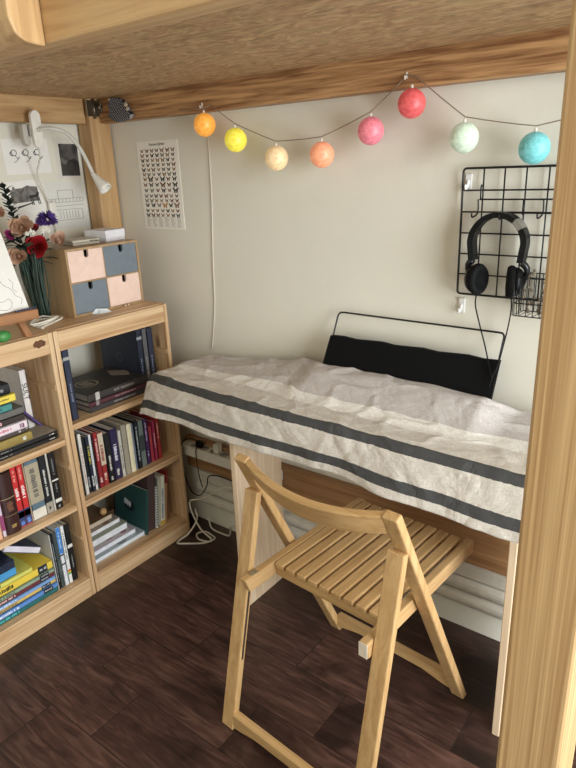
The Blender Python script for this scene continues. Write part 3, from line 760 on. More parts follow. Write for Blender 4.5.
for k in range(210):
    th = math.acos(rr.uniform(-.5, 1)); ph = rr.uniform(0, 2 * PI)
    d = Vector((math.sin(th) * math.cos(ph), math.sin(th) * math.sin(ph), math.cos(th)))
    d = Vector((d.x * 1, d.y * 1.1, d.z * .8)); p = Vector((-.2, -.275, 1.207)) + d * .026
    leaf(bm, p - d * .014, d, .022, .0045, (rr.random(), rr.random(), rr.random() + .1))
tube(bm, [(-.195, -.35, 1.1), (-.2, -.3, 1.16), (-.2, -.275, 1.21)], .002, 6)
o = obj('bloom', bm, plain((92, 66, 140), .7), bq); o['label'] = 'purple aster'
WHF = plain((226, 222, 206), .7)
for c0 in ((-.16, -.362, 1.178), (-.17, -.305, 1.178)):
    bm = bmesh.new()
    for m_ in range(3):
        c = Vector(c0) + Vector((0, (m_ - 1) * .010, (m_ % 2) * .008))
        for k in range(5):
            a = 2 * PI * k / 5; d = Vector((.35, math.cos(a) * .8, math.sin(a) * .8)); leaf(bm, c, d, .008, .0035, (1, 0, 0))
        ball(bm, c + Vector((.003, 0, 0)), .003, seg=8)
    tube(bm, [c0, (-.19, -.345, 1.10)], .0014, 5)
    o = obj('bloom', bm, WHF, bq); o['label'] = 'small white blossoms'

# easel with a drawing
ez = thing('table_easel', 'small wooden table easel on the near shelving unit', 'easel', (-.13, -.55, .9102))
EW = wood('easel_wood', (172, 122, 82), (134, 88, 54), 'z', knots=False, scale=1.4); EWY = wood('easel_wood_y', (172, 122, 82), (134, 88, 54), 'y', knots=False, scale=1.4)
def slant(bm, p, q, wy, tx):
    p, q = Vector(p), Vector(q)
    for a in (0,):
        vs = []
        for c in (p, q):
            vs += [bm.verts.new(c + Vector((dx, dy, 0))) for dx, dy in ((-tx, -wy), (tx, -wy), (tx, wy), (-tx, wy))]
        for q_ in ((3, 2, 1, 0), (4, 5, 6, 7), (0, 1, 5, 4), (1, 2, 6, 5), (2, 3, 7, 6), (3, 0, 4, 7)): bm.faces.new([vs[i] for i in q_])
for y_, yt in ((-.504, -.56), (-.65, -.60)):
    bm = bmesh.new(); slant(bm, (-.022, y_, .9105), (-.145, yt, 1.21), .009, .0095); obj('leg', bm, EW, ez)
bm = bmesh.new(); slant(bm, (-.27, -.58, .9105), (-.16, -.58, 1.19), .0075, .007); obj('leg', bm, EW, ez)
bm = bmesh.new(); box(bm, -.030, .001, -.74, -.472, .958, .986, .004); obj('ledge', bm, EWY, ez)
obj('crossbar', B((-.158, -.146, -.62, -.54, 1.185, 1.20)), EWY, ez)
cv_ = thing('drawing_sheet', 'white drawing with blue and black lines leaning on the small easel', 'drawing', (-.09, -.56, .9725))
sl = .36
def on_sheet(u, v, e=0.):   # u along y, v up the sheet
    return Vector((-.0275 - v * math.sin(sl) + e * math.cos(sl), u - .033, .9868 + v * math.cos(sl) + e * math.sin(sl)))
def sheet_box(bm, u0, u1, v0, v1, e0, e1):
    vs = [bm.verts.new(on_sheet(u, v, e)) for e in (e0, e1) for u, v in ((u0, v0), (u1, v0), (u1, v1), (u0, v1))]
    for q_ in ((3, 2, 1, 0), (4, 5, 6, 7), (0, 1, 5, 4), (1, 2, 6, 5), (2, 3, 7, 6), (3, 0, 4, 7)): bm.faces.new([vs[i] for i in q_])
bm = bmesh.new(); sheet_box(bm, -.70, -.452, 0, .22, 0, .004); obj('board', bm, PAPER, cv_)
def scribble(pts, col, r=.0007, nm='line_drawing'):
    bm = bmesh.new(); tube(bm, smooth_pts([on_sheet(u, v, .0042) for u, v in pts], 4), r, 4); obj(nm, bm, plain(col, .7), cv_)
scribble([(-.56, .12), (-.53, .118), (-.505, .115), (-.515, .105), (-.54, .098), (-.56, .1)], (90, 110, 180), .001)
scribble([(-.55, .108), (-.525, .11), (-.52, .104), (-.545, .102)], (60, 80, 160), .001)
scribble([(-.51, .1), (-.50, .075), (-.485, .062), (-.475, .04), (-.462, .03), (-.47, .015)], (70, 70, 90), .0005)
scribble([(-.53, .09), (-.545, .06), (-.535, .035), (-.515, .03), (-.5, .036), (-.495, .02), (-.51, .006), (-.54, .01)], (70, 70, 90), .0005)
scribble([(-.48, .09), (-.472, .075), (-.478, .06), (-.468, .05)], (110, 100, 130), .0005)
# a strip of beads lying along the easel ledge
bm = bmesh.new(); rr = random.Random(2)
for k in range(26):
    y_ = -.535 + .06 * k / 25; ball(bm, (-.008 + rr.uniform(-.003, .003), y_, .9890 + rr.uniform(0, .001)), .0028, seg=8)
tag(obj('bead_string', bm, plain((50, 58, 84), .3)), 'string of small dark blue beads along the easel ledge', 'beads')
bm = bmesh.new(); ball(bm, (0, 0, 0), .0165, (1, 1.3, 1), 20)
bmesh.ops.translate(bm, verts=bm.verts, vec=(-.022, -.575, 1 * .9102 + .0165))
tag(obj('green_egg', bm, plain((70, 140, 72), .4)), 'green egg shaped toy under the easel', 'toy egg')
# white charger cable coiled on the shelf top
bm = bmesh.new()
pts = [(-.070, -.432, .9125)]
for k in range(22):
    a = k * .62; rx_, ry_ = .045 + .008 * math.sin(k), .034 + .012 * math.cos(k * .7)
    pts.append((-.125 + rx_ * math.cos(a) * .7 - .02 * math.sin(a), -.375 + ry_ * 1.5 * math.sin(a), .914 + .006 * (k / 22) * 2 + .003 * math.sin(k * 1.3)))
tube(bm, smooth_pts(pts, 4), .0032, 7)
box(bm, -.085, -.058, -.438, -.429, .9105, .917, .002)
tag(obj('charging_cable', bm, plain((232, 226, 212), .5)), 'white charging cable coiled on the shelving top beside the drawer chest', 'cable')
bm = bmesh.new()
prism(bm, [(-.094, -.235), (-.072, -.22), (-.066, -.18), (-.082, -.172), (-.094, -.19)], .9104, .9112, 'z')
vs = [bm.verts.new(p) for p in ((-.094, -.235, .9112), (-.066, -.18, .9112), (-.075, -.19, .922), (-.092, -.22, .925))]
bm.faces.new(vs)
vs2 = [bm.verts.new(p) for p in ((-.072, -.22, .9113), (-.066, -.18, .9113), (-.078, -.185, .919), (-.085, -.215, .921))]
bm.faces.new(vs2)
tag(obj('folded_paper', bm, plain((222, 228, 230), .8)), 'crumpled scrap of white paper in front of the drawer chest', 'paper scrap')
for k, (x_, y_) in enumerate(((-.082, -.108), (-.086, -.092))):
    bm = bmesh.new(); ball(bm, (x_, y_, .9103 + .004), .004, seg=12)
    tag(obj('earring', bm, plain((226, 200, 176), .3)), ('pearly stud nearer the scrap of white paper', 'pearly stud farther from the scrap of white paper')[k], 'earring', 'pearly studs before the drawer chest')

# ------------------------------------------------------------------ prints on the white wall
def sheet(name, label, cat, y0, y1, z0, z1, tilt=0., m=PAPER):
    r = thing(name, label, cat, (WX + .00002, (y0 + y1) / 2, (z0 + z1) / 2), 0, 'prints pinned on the white wall'); r.rotation_euler = (tilt, 0, 0)
    w, h = (y1 - y0) / 2, (z1 - z0) / 2
    p = obj('paper', B((0, .0008, -w, w, -h, h)), m, r, False)
    return r, p, w, h
XS = .0012
r, p, w, h = sheet('doodle_print', 'white sheet with three small black ink doodles under the lamp clip', 'print', -.275, -.112, 1.346, 1.455, .02)
bm = bmesh.new()
for k in range(3):
    cy = -.045 + k * .042; cz = .012
    tube(bm, smooth_pts([(XS, cy + .009 * math.cos(a), cz + .009 * math.sin(a)) for a in [2 * PI * i / 8 for i in range(8)]], 3, True), .0012, 4, True)
    tube(bm, smooth_pts([(XS, cy + .002, cz - .008), (XS, cy + .010, cz - .018), (XS, cy + .004, cz - .026), (XS, cy - .004, cz - .03)], 4), .0009, 4)
    tube(bm, smooth_pts([(XS, cy - .010, cz + .004), (XS, cy - .014, cz - .004), (XS, cy - .006, cz - .01)], 4), .0014, 4)
    tube(bm, smooth_pts([(XS, cy + .012, cz - .02), (XS, cy + .017, cz - .012)], 3), .0012, 4)
obj('ink_doodle', bm, INK, p, False)
GREYP = photo_mat('grey_photo', (48, 46, 46), (118, 114, 110))
r, p, w, h = sheet('photo_print', 'upright black and white photograph with white border beside the bed post', 'print', -.088, .006, 1.322, 1.459, -.02, plain((220, 216, 206), .7, var=.02))
obj('picture', B((XS - .0004, XS, -w + .016, w - .004, -h + .012, h - .02)), GREYP, p, False)
bm = bmesh.new(); prism(bm, [(-w + .018, -h + .014), (w - .006, -h + .014), (w - .006, -.012), (w - .02, .0), (.0, -.005), (-.012, -.02), (-w + .018, -.012)], XS, XS + .0004, 'x'); obj('picture', bm, photo_mat('dark_photo', (26, 25, 26), (60, 58, 58)), p, False)
r, p, w, h = sheet('carriage_print', 'black and white photograph of a horse before a house', 'print', -.30, -.158, 1.19, 1.325, .05)
bm = bmesh.new(); prism(bm, [(-.045, .0), (.055, .0), (.055, .045), (.03, .048), (.02, .052), (0, .045), (-.025, .045), (-.028, .052), (-.034, .052), (-.036, .043), (-.045, .042)], XS - .0004, XS, 'x'); obj('picture', bm, photo_mat('house_photo', (84, 82, 78), (130, 126, 120), 40.), p, False)
bm = bmesh.new()
prism(bm, [(.018, .010), (.050, .012), (.058, .024), (.052, .03), (.044, .020), (.02, .020)], XS, XS + .0004, 'x')
for q in (.022, .028, .046, .052): prism(bm, [(q, .012), (q + .003, .012), (q + .006, -.012), (q + .003, -.012)], XS, XS + .0004, 'x')
prism(bm, [(-.03, -.012), (.03, -.003), (.03, -.006), (-.03, -.018)], XS, XS + .0004, 'x')
obj('picture', bm, plain((40, 38, 38), .6), p, False)
r, p, w, h = sheet('building_drawing', 'pale line drawing of a long building low on the white wall', 'print', -.15, .005, 1.16, 1.316, 0, plain((222, 220, 212), .8, var=.02))
bm = bmesh.new()
for q in [((-.07, .01), (.07, .01)), ((-.07, .022), (.07, .022)), ((-.07, -.002), (.07, -.002)), ((-.03, .022), (-.03, .05)), ((-.03, .05), (.03, .05)), ((.03, .05), (.03, .022)), ((-.045, -.015), (.06, -.015)), ((-.045, -.05), (.06, -.05)), ((-.045, -.015), (-.045, -.05)), ((.06, -.015), (.06, -.05))] + \
        [((-.07 + .014 * k, .022), (-.07 + .014 * k, .012)) for k in range(11)] + [((-.03 + .012 * k, -.02), (-.03 + .012 * k, -.045)) for k in range(7)]:
    tube(bm, [(XS, *q[0]), (XS, *q[1])], .0007, 4)
obj('line_drawing', bm, plain((120, 118, 116), .8), p, False)

# clip lamp on the end rail
DY_ = .012
lp = thing('clip_lamp', 'white clip lamp with bendy neck clamped on the bed end rail', 'lamp', (-.27, -.22, 1.5))
bm = bmesh.new()
pr = [(-.222 + .0165 * math.cos(a), 1.518 + .0165 * math.sin(a)) for a in [PI * k / 10 for k in range(11)]] + [(-.222 + .0165 * math.cos(a), 1.440 + .0165 * math.sin(a)) for a in [PI + PI * k / 10 for k in range(11)]]
prism(bm, pr, -.2875, -.272, 'x', bev=.004); obj('clip', bm, WHITEP, lp)
bm = bmesh.new()
prism(bm, [(-.262, 1.495), (-.245, 1.495), (-.245, 1.46), (-.24, 1.44), (-.246, 1.43), (-.258, 1.434), (-.262, 1.45)], -.315, -.29, 'x', bev=.003); box(bm, -.318, -.287, -.24, -.21, 1.46, 1.494, .004)
obj('clip_jaw', bm, plain((186, 182, 172), .45), lp)
bm = bmesh.new()
nk = smooth_pts([(-.272, -.222, 1.476), (-.258, -.215, 1.479), (-.235, -.185, 1.478), (-.23, -.145, 1.462), (-.23, -.110, 1.425), (-.23, -.086, 1.378), (-.23, -.068, 1.335)], 6)
tube(bm, nk, .0062, 10); obj('gooseneck', bm, plain((206, 202, 192), .4), lp)
hd0 = Vector((-.23, -.069, 1.338)); dd = Vector((.34, .10, -.40)).normalized()
bm = bmesh.new(); lathe(bm, [(.007, -.006), (.009, .004), (.013, .022), (.019, .044), (.0215, .052), (.0225, .058), (.0225, .064), (.0190, .064), (.015, .056), (.0, .054)], 24, frame_to(hd0, dd)); obj('lamp_head', bm, WHITEP, lp)
bm = bmesh.new(); tube(bm, smooth_pts([(-.2805, -.222, 1.424), (-.30, -.215, 1.39), (-.35, -.20, 1.34), (-.37, -.16, 1.24), (-.37, -.15, 1.15), (-.37, -.15, .95), (-.37, -.15, .80)], 6), .0025, 6); obj('cord', bm, CORDW, lp)
bm = bmesh.new(); box(bm, -.378, -.362, -.165, -.14, 1.19, 1.255, .004); obj('cord_switch', bm, WHITEP, lp)

for o_ in lp.children:
    for v_ in o_.data.vertices: v_.co.y += DY_; v_.co.z -= .003

# dotted pouch tucked by the beam
bm = bmesh.new()
pp = [(-.226, 1.555), (-.205, 1.575), (-.17, 1.57), (-.14, 1.556), (-.128, 1.535), (-.112, 1.515), (-.122, 1.503), (-.16, 1.497), (-.192, 1.497), (-.235, 1.516), (-.218, 1.53)]
prism(bm, pp, .030, .0488, 'y', bev=.005)
pc = thing('dotted_pouch', 'small black pouch with white dots hung on the back rail', 'pouch', (-.18, .04, 1.53))
obj('pouch_body', bm, dotted_mat(), pc)
bm = bmesh.new(); ball(bm, (-.128, .029, 1.545), .007, seg=10); ball(bm, (-.122, .029, 1.532), .006, seg=10); ball(bm, (-.112, .031, 1.510), .004, seg=8); ball(bm, (-.212, .031, 1.567), .004, seg=8)
obj('button', bm, plain((176, 156, 130), .4), pc)

# ------------------------------------------------------------------ butterfly poster on the back wall
ps = thing('butterfly_poster', 'tall white poster of butterflies in rows on the plaster wall', 'poster', (-.08, WY - .0005, 1.289))
obj('paper', B((-.181, .0215, WY - .0012, WY - .00002, 1.146, 1.434)), plain((240, 235, 224), .8, var=.02), ps)
PY = WY - .0013
cols = [(58, 46, 40), (112, 64, 46), (40, 38, 40), (140, 104, 76), (120, 112, 104), (186, 130, 60)]
bms = [bmesh.new() for _ in cols]
rr = random.Random(21)
def fly(bm, x, z, s):
    for sg in (-1, 1):
        for pts_ in (((0, .1), (sg * 1., .75), (sg * .95, .15), (sg * .15, -.1)), ((0, 0), (sg * .7, 0), (sg * .6, -.65), (sg * .2, -.7))):
            vs = [bm.verts.new((x + a * s, PY, z + b * s)) for a, b in pts_]
            if sg > 0: vs = vs[::-1]
            bm.faces.new(vs)
z = 1.404; row = 0
while z > 1.192:
    big = row in (6, 7, 8, 11)
    n = 6 if big else 7
    for k in range(n):
        x = -.17 + .178 * (k + .5) / n
        s = rr.uniform(.0078, .0105) * (1.35 if big and k in (1, 3, 5) else 1)
        fly(bms[rr.choice((0, 0, 1, 1, 2, 2, 3, 4)) if not (row == 11 and k == 3) else 5], x + rr.uniform(-.001, .001), z, s)
    z -= .0185 if big else .0152; row += 1
for bm, c in zip(bms, cols):
    if len(bm.verts): obj('butterfly_print', bm, plain(c, .8), ps)
    else: bm.free()
M = Matrix(((1, 0, 0, -.08), (0, 0, -1, PY), (0, 1, 0, 1.423), (0, 0, 0, 1)))
obj('title_lettering', text_bm('Svenska Fjärilar', .0125, M, shear=.4), INK, ps)
bm = bmesh.new()
for cx in range(6):
    for k in range(11):
        x0 = -.168 + cx * .031; zz = 1.186 - k * .0032; w_ = rr.uniform(.012, .025)
        vs = [bm.verts.new((x0 + a, PY, zz + b)) for a, b in ((0, 0), (w_, 0), (w_, .0012), (0, .0012))]; bm.faces.new(vs)
obj('caption_lettering', bm, plain((170, 164, 152), .8), ps)

# ------------------------------------------------------------------ string lights
sl_ = thing('string_lights', 'string of eight coloured thread ball lights drooping below the back rail', 'string lights', (.7, .045, 1.5))
LY = .034
balls = [(.214, 1.462, (246, 166, 60)), (.333, 1.414, (236, 220, 70)), (.480, 1.359, (238, 206, 156)), (.632, 1.362, (238, 156, 116)), (.779, 1.411, (222, 120, 132)), (.888, 1.464, (212, 84, 84)), (1.020, 1.382, (204, 222, 198)), (1.177, 1.353, (118, 198, 200))]
path = [(.10, .046, 1.512), (.205, LY, 1.506), (.232, .047, 1.516)]
for i, (x, z, c) in enumerate(balls[1:5]): path.append((x, LY, z + .044))
path += [(.870, .047, 1.528), (.895, .045, 1.520)]
for x, z, c in balls[6:]: path.append((x, LY, z + .044))
path += [(1.30, LY, 1.42), (1.40, .044, 1.47)]
dense = []
for a, b in zip(path, path[1:]):
    a, b = Vector(a), Vector(b); L_ = (b - a).length
    for k in range(4): 
        v = k / 4; dense.append(a.lerp(b, v) + Vector((0, 0, -.02 * L_ * 4 * v * (1 - v) * .5)))
dense.append(Vector(path[-1]))
bm = bmesh.new(); tube(bm, dense, .0013, 6); obj('cord', bm, plain((140, 124, 106), .5), sl_)
EM = [.42, .42, .3, .36, .26, .28, .22, .16]
for (x, z, c), e in zip(balls, EM):
    bm = bmesh.new(); ball(bm, (0, 0, 0), .0325, (1, 1, 1.02), 28)
    o = obj('ball_shade', bm, ball_mat(c, e), sl_, False, smooth=True); o.location = (x - .7, LY - .045, z - 1.5)
    bm = bmesh.new(); lathe(bm, [(.003, 0), (.0035, .003), (.0028, .008), (.0015, .010)], 10, Matrix.Translation((0, 0, .031))); obj('cap', bm, plain((220, 214, 200), .4), o, False)
for x, z in ((.195, 1.519), (.866, 1.528)):
    bm = bmesh.new(); box(bm, x - .003, x + .003, .0475, .0495, z - .008, z + .006, .001); tube(bm, smooth_pts([(x, .046, z - .002), (x, .040, z - .010), (x, .038, z - .002)], 4), .0018, 6)
    tag(obj('adhesive_hook', bm, plain((206, 196, 180), .3)), 'small clear hook holding the light string above the ' + ('yellow ball' if x < .5 else 'red ball'), 'hook', 'small clear adhesive hooks')
bm = bmesh.new(); tube(bm, smooth_pts([(.166, .0975, 1.4975), (.163, .0975, 1.488), (.162, .0975, 1.365), (.158, .0975, 1.244), (.145, .0975, 1.084), (.139, .0975, .98), (.134, .0975, .90), (.118, .0975, .807), (.105, .096, .74)], 6), .0018, 6)
tag(obj('light_cord', bm, plain((214, 206, 192), .5)), 'thin white power cord running down the wall beside the poster', 'cord')

# ------------------------------------------------------------------ wire grid, hooks, basket, headphones
gx0, gx1, gz0, gz1, gy = 1.003, 1.395, 1.018, 1.316, .084
wg = thing('wire_grid', 'black wire grid panel hung on the plaster wall', 'wire grid', (1.2, gy, 1.167))
bm = bmesh.new()
rr_ = .008
loop = []
for cx, cz, a0 in ((gx1 - rr_, gz1 - rr_, 0), (gx0 + rr_, gz1 - rr_, PI / 2), (gx0 + rr_, gz0 + rr_, PI), (gx1 - rr_, gz0 + rr_, 1.5 * PI)):
    for k in range(5): loop.append((cx + rr_ * math.cos(a0 + PI / 2 * k / 4), gy, cz + rr_ * math.sin(a0 + PI / 2 * k / 4)))
tube(bm, loop, .0027, 8, True); obj('outer_frame', bm, WIREB, wg)
bm = bmesh.new()
for k in range(1, 8): tube(bm, [(gx0 + (gx1 - gx0) * k / 8, gy + .003, gz0), (gx0 + (gx1 - gx0) * k / 8, gy + .003, gz1)], .0020, 6)
for k in range(1, 6): tube(bm, [(gx0, gy, gz0 + (gz1 - gz0) * k / 6), (gx1, gy, gz0 + (gz1 - gz0) * k / 6)], .0020, 6)
obj('lattice_wires', bm, WIREB, wg)
def hook_thing(x, z, label):
    h = thing('adhesive_hook', label, 'hook', (x, WY - .004, z), 0, 'clear white wall hooks by the grid')
    obj('backplate', B((x - .009, x + .009, WY - .006, WY - .0004, z - .020, z + .020), bev=.004), plain((232, 230, 226), .3), h)
    bm = bmesh.new(); tube(bm, smooth_pts([(x, WY - .006, z + .004), (x, WY - .010, z - .006), (x, WY - .020, z - .014), (x, WY - .023, z - .004)], 5), [.004 - .0001 * k for k in range(16)], 8)
    obj('hook_arm', bm, plain((236, 234, 230), .25), h)
hook_thing(1.012, 1.284, 'clear white wall hook holding the grid at its top corner')
hook_thing(1.012, .985, 'clear white wall hook stuck below the grid')
hr = thing('hook_rail', 'black wire hook rail clipped across the grid behind the headphones', 'hook rail', (1.15, .078, 1.244))
bm = bmesh.new(); tube(bm, [(1.049, .076, 1.246), (1.36, .076, 1.246)], .0019, 8)
tube(bm, [(1.051, .076, 1.246), (1.051, .076, 1.272), (1.051, .079, 1.278), (1.051, .089, 1.276), (1.051, .0895, 1.262)], .0019, 8)
tube(bm, [(1.152, .076, 1.246), (1.152, .076, 1.212)], .0028, 8); tube(bm, [(1.118, .074, 1.217), (1.36, .074, 1.217)], .0026, 8)
obj('rail', bm, WIREB, hr)
for x in (1.046, 1.195):
    bm = bmesh.new(); tube(bm, smooth_pts([(x, .076, 1.246), (x + .001, .076, 1.222), (x, .070, 1.212), (x - .001, .052, 1.208), (x - .002, .046, 1.209), (x - .002, .044, 1.217)], 5), .0019, 8); obj('hook', bm, WIREB, hr)
bm = bmesh.new(); tube(bm, smooth_pts([(1.112, .073, 1.217), (1.112, .066, 1.207), (1.112, .040, 1.205), (1.112, .033, 1.214)], 5), .0022, 8); tube(bm, [(1.112, .0735, 1.217), (1.12, .0735, 1.217)], .0022, 8); obj('hook', bm, WIREB, hr)
bk = thing('wire_basket', 'small black wire basket hung on the grid behind the bed post', 'basket', (1.22, .05, 1.0))
bx0, bx1, by0, by1, bz0, bz1 = 1.165, 1.285, .012, .078, .992, 1.082
bm = bmesh.new()
for z, e in ((bz1, 0), (bz0 + .03, .003), (bz0, .006)):
    tube(bm, [(bx0 + e, by0 + e, z), (bx1 - e, by0 + e, z), (bx1 - e, by1, z), (bx0 + e, by1, z)], .0014, 6, True)
for k in range(9):
    x = bx0 + (bx1 - bx0) * k / 8; tube(bm, [(x, by0, bz1), (x, by0 + .006, bz0), (x, by1, bz0), (x, by1, bz1)], .0011, 6)
for k in range(5):
    y = by0 + (by1 - by0) * k / 4
    for x, s in ((bx0, 1), (bx1, -1)): tube(bm, [(x, y, bz1), (x + s * .006, y, bz0)], .0011, 6)
obj('wire_frame', bm, WIREB, bk)
bm = bmesh.new(); rr = random.Random(9)
for k in range(70):
    ball(bm, (rr.uniform(1.18, 1.26), rr.uniform(.03, .065), .9965 + rr.random() ** 1.2 * .095), .0042, seg=6)
o = obj('beaded_necklaces', bm, plain((120, 108, 90), .35)); tag(o, 'tangle of small beaded necklaces heaped in the wire basket', 'necklaces'); o['kind'] = 'stuff'

hp = thing('headphones', 'black over ear headphones hanging on the wire grid', 'headphones', (1.113, .06, 1.21))
HC = Vector((1.108, .052, 1.150)); hw, hh = .062, .064
def hb(a): return Vector((HC.x + hw * math.cos(a), HC.y, HC.z + hh * math.sin(a)))
def band(bm, a0, a1, wd, th, n=20, grow=0.):
    rows_ = []
    for i in range(n + 1):
        a = a0 + (a1 - a0) * i / n; c = hb(a); nrm = Vector((math.cos(a), 0, math.sin(a)))
        if a < 0 or a > PI:   # straight down sides
            dz = (-a if a < 0 else a - PI) * .075; c = Vector((HC.x + (hw if a < 0 else -hw) * (1 - dz * 2.0), HC.y, HC.z - dz)); nrm = Vector((1 if a < 0 else -1, 0, 0))
        rows_.append([bm.verts.new(c + nrm * (sx * th + grow) + Vector((0, sy * wd, 0))) for sx, sy in ((-1, -1), (1, -1), (1, 1), (-1, 1))])
    for p_, q_ in zip(rows_, rows_[1:]):
        for k in range(4): f = bm.faces.new([p_[k], p_[(k + 1) % 4], q_[(k + 1) % 4], q_[k]]); f.smooth = False
    bm.faces.new(rows_[0][::-1]); bm.faces.new(rows_[-1])
bm = bmesh.new(); band(bm, .30, PI - .30, .017, .006); o = obj('headband', bm, BLACK, hp)
bm = bmesh.new(); band(bm, .55, .92, .0173, .0065, 8); o2 = obj('band_accent', bm, plain((120, 116, 106), .4), o, hp)
for a0, a1 in ((-.55, .5), (PI - .5, PI + .55)):
    bm = bmesh.new(); band(bm, a0, a1, .015, .0068, 14); obj('slider_arm', bm, plain((14, 15, 18), .4), hp)
for sx in (-1, 1):
    c = Vector((HC.x + sx * .047, HC.y - .004, 1.064)); ax = Vector((-sx * .93, -.36, .02 ))
    Mx = frame_to(c, ax)
    # keep the oval's long axis upright
    zc = ax.normalized(); xc = Vector((0, 0, 1)).cross(zc).normalized(); yc = zc.cross(xc); Mx = Matrix((xc, yc, zc)).transposed().to_4x4(); Mx.translation = c
    Ms = Mx @ Matrix.Diagonal((.80, 1.0, 1.1, 1))
    bm = bmesh.new(); lathe(bm, [(.0, -.016), (.020, -.016), (.028, -.013), (.033, -.006), (.034, .0)], 28, Ms); e_ = obj('ear_cup', bm, plain((13, 13, 15), .4), hp)
    bm = bmesh.new(); lathe(bm, [(.034, .0005), (.0375, .004), (.038, .010), (.034, .016), (.024, .017), (.020, .012), (.0, .010)], 28, Ms); obj('ear_pad', bm, plain((8, 8, 9), .75), e_, hp)
    bm = bmesh.new()
    yk = [Vector((HC.x + sx * .058, HC.y, 1.108)), Vector((HC.x + sx * .068, HC.y + .002, 1.098)), Vector((HC.x + sx * .070, HC.y + .004, 1.085)), Vector((HC.x + sx * .066, HC.y + .005, 1.066)), Vector((HC.x + sx * .060, HC.y + .006, 1.045))]
    tube(bm, smooth_pts(yk, 4), [.0085, .0085, .0085, .0085, .008, .008, .007, .007, .0065, .006, .006, .0055, .005, .0045, .004, .0035, .003], 8); obj('yoke', bm, plain((18, 19, 22), .35), hp)
bm = bmesh.new(); tube(bm, smooth_pts([(1.068, .045, 1.032), (1.064, .052, 1.0), (1.074, .058, .955), (1.094, .050, .905), (1.116, .030, .858), (1.128, .014, .836), (1.127, .0, .815)], 6), .0018, 6); obj('cable', bm, BLACK, hp)
bm = bmesh.new(); tube(bm, smooth_pts([(1.150, .045, 1.035), (1.151, .052, 1.0), (1.146, .056, .955), (1.141, .046, .905), (1.137, .030, .862), (1.132, .014, .838), (1.131, -.002, .815)], 6), .0018, 6); obj('cable', bm, BLACK, hp)

# ------------------------------------------------------------------ desk
TZ = .722
dk = thing('desk', 'pale pine desk on two board legs under the striped cloth', 'desk', (.7, -.07, 0))
obj('desk_top', B((.135, 1.33, -.19, .072, .70, TZ), bev=.003), DESKW['x'], dk)
for x in (.456, 1.273): obj('leg_panel', B((x, x + .018, -.217, .0, 0, .6995), bev=.002), DESKW['z'], dk)

st = thing('bed_pocket_stand', 'black fabric holder on a black wire frame leaning on the wall behind the cloth', 'holder', (.89, .03, TZ))
def sp(x, s, e=0.):   # s: height on the slanted plane
    return Vector((x, -.0215 + (s - .728) * .515 + e, s))
bm = bmesh.new()
rc = .010
fr = [sp(.648, .726)] + [sp(.648, .92)] + [sp(.6495, .9265), sp(.655, .931), sp(.665, .932)] + [sp(1.117, .930), sp(1.126, .929), sp(1.1305, .9245), sp(1.1315, .918)] + [sp(1.1315, .726)]
tube(bm, fr, .0026, 8, True); obj('wire_frame', bm, WIREB, st)
bm = bmesh.new()
vs = []
for e in (-.006, .006):
    for i in range(13):
        x = .643 + (1.1365 - .643) * i / 12
        vs.append((e, i))
grid = {}
for e in (-.006, .0055):
    for i in range(13):
        x = .642 + (1.136 - .642) * i / 12
        for j in range(6):
            s = .735 + (.869 + .002 * math.sin(i * 2.1) - .735) * j / 5
            grid[e, i, j] = bm.verts.new(sp(x, s, e - (.004 * math.sin(PI * j / 5) if e < 0 else 0)))
for e in (-.006, .0055):
    for i in range(12):
        for j in range(5): bm.faces.new([grid[e, i, j], grid[e, i + 1, j], grid[e, i + 1, j + 1], grid[e, i, j + 1]])
for i in range(12):
    for j in (0, 5): bm.faces.new([grid[-.006, i, j], grid[-.006, i + 1, j], grid[.0055, i + 1, j], grid[.0055, i, j]])
for j in range(5):
    for i in (0, 12): bm.faces.new([grid[-.006, i, j], grid[-.006, i, j + 1], grid[.0055, i, j + 1], grid[.0055, i, j]])
obj('fabric_panel', bm, plain((7, 7, 8), .95, bump=.2, scale=300.), st)

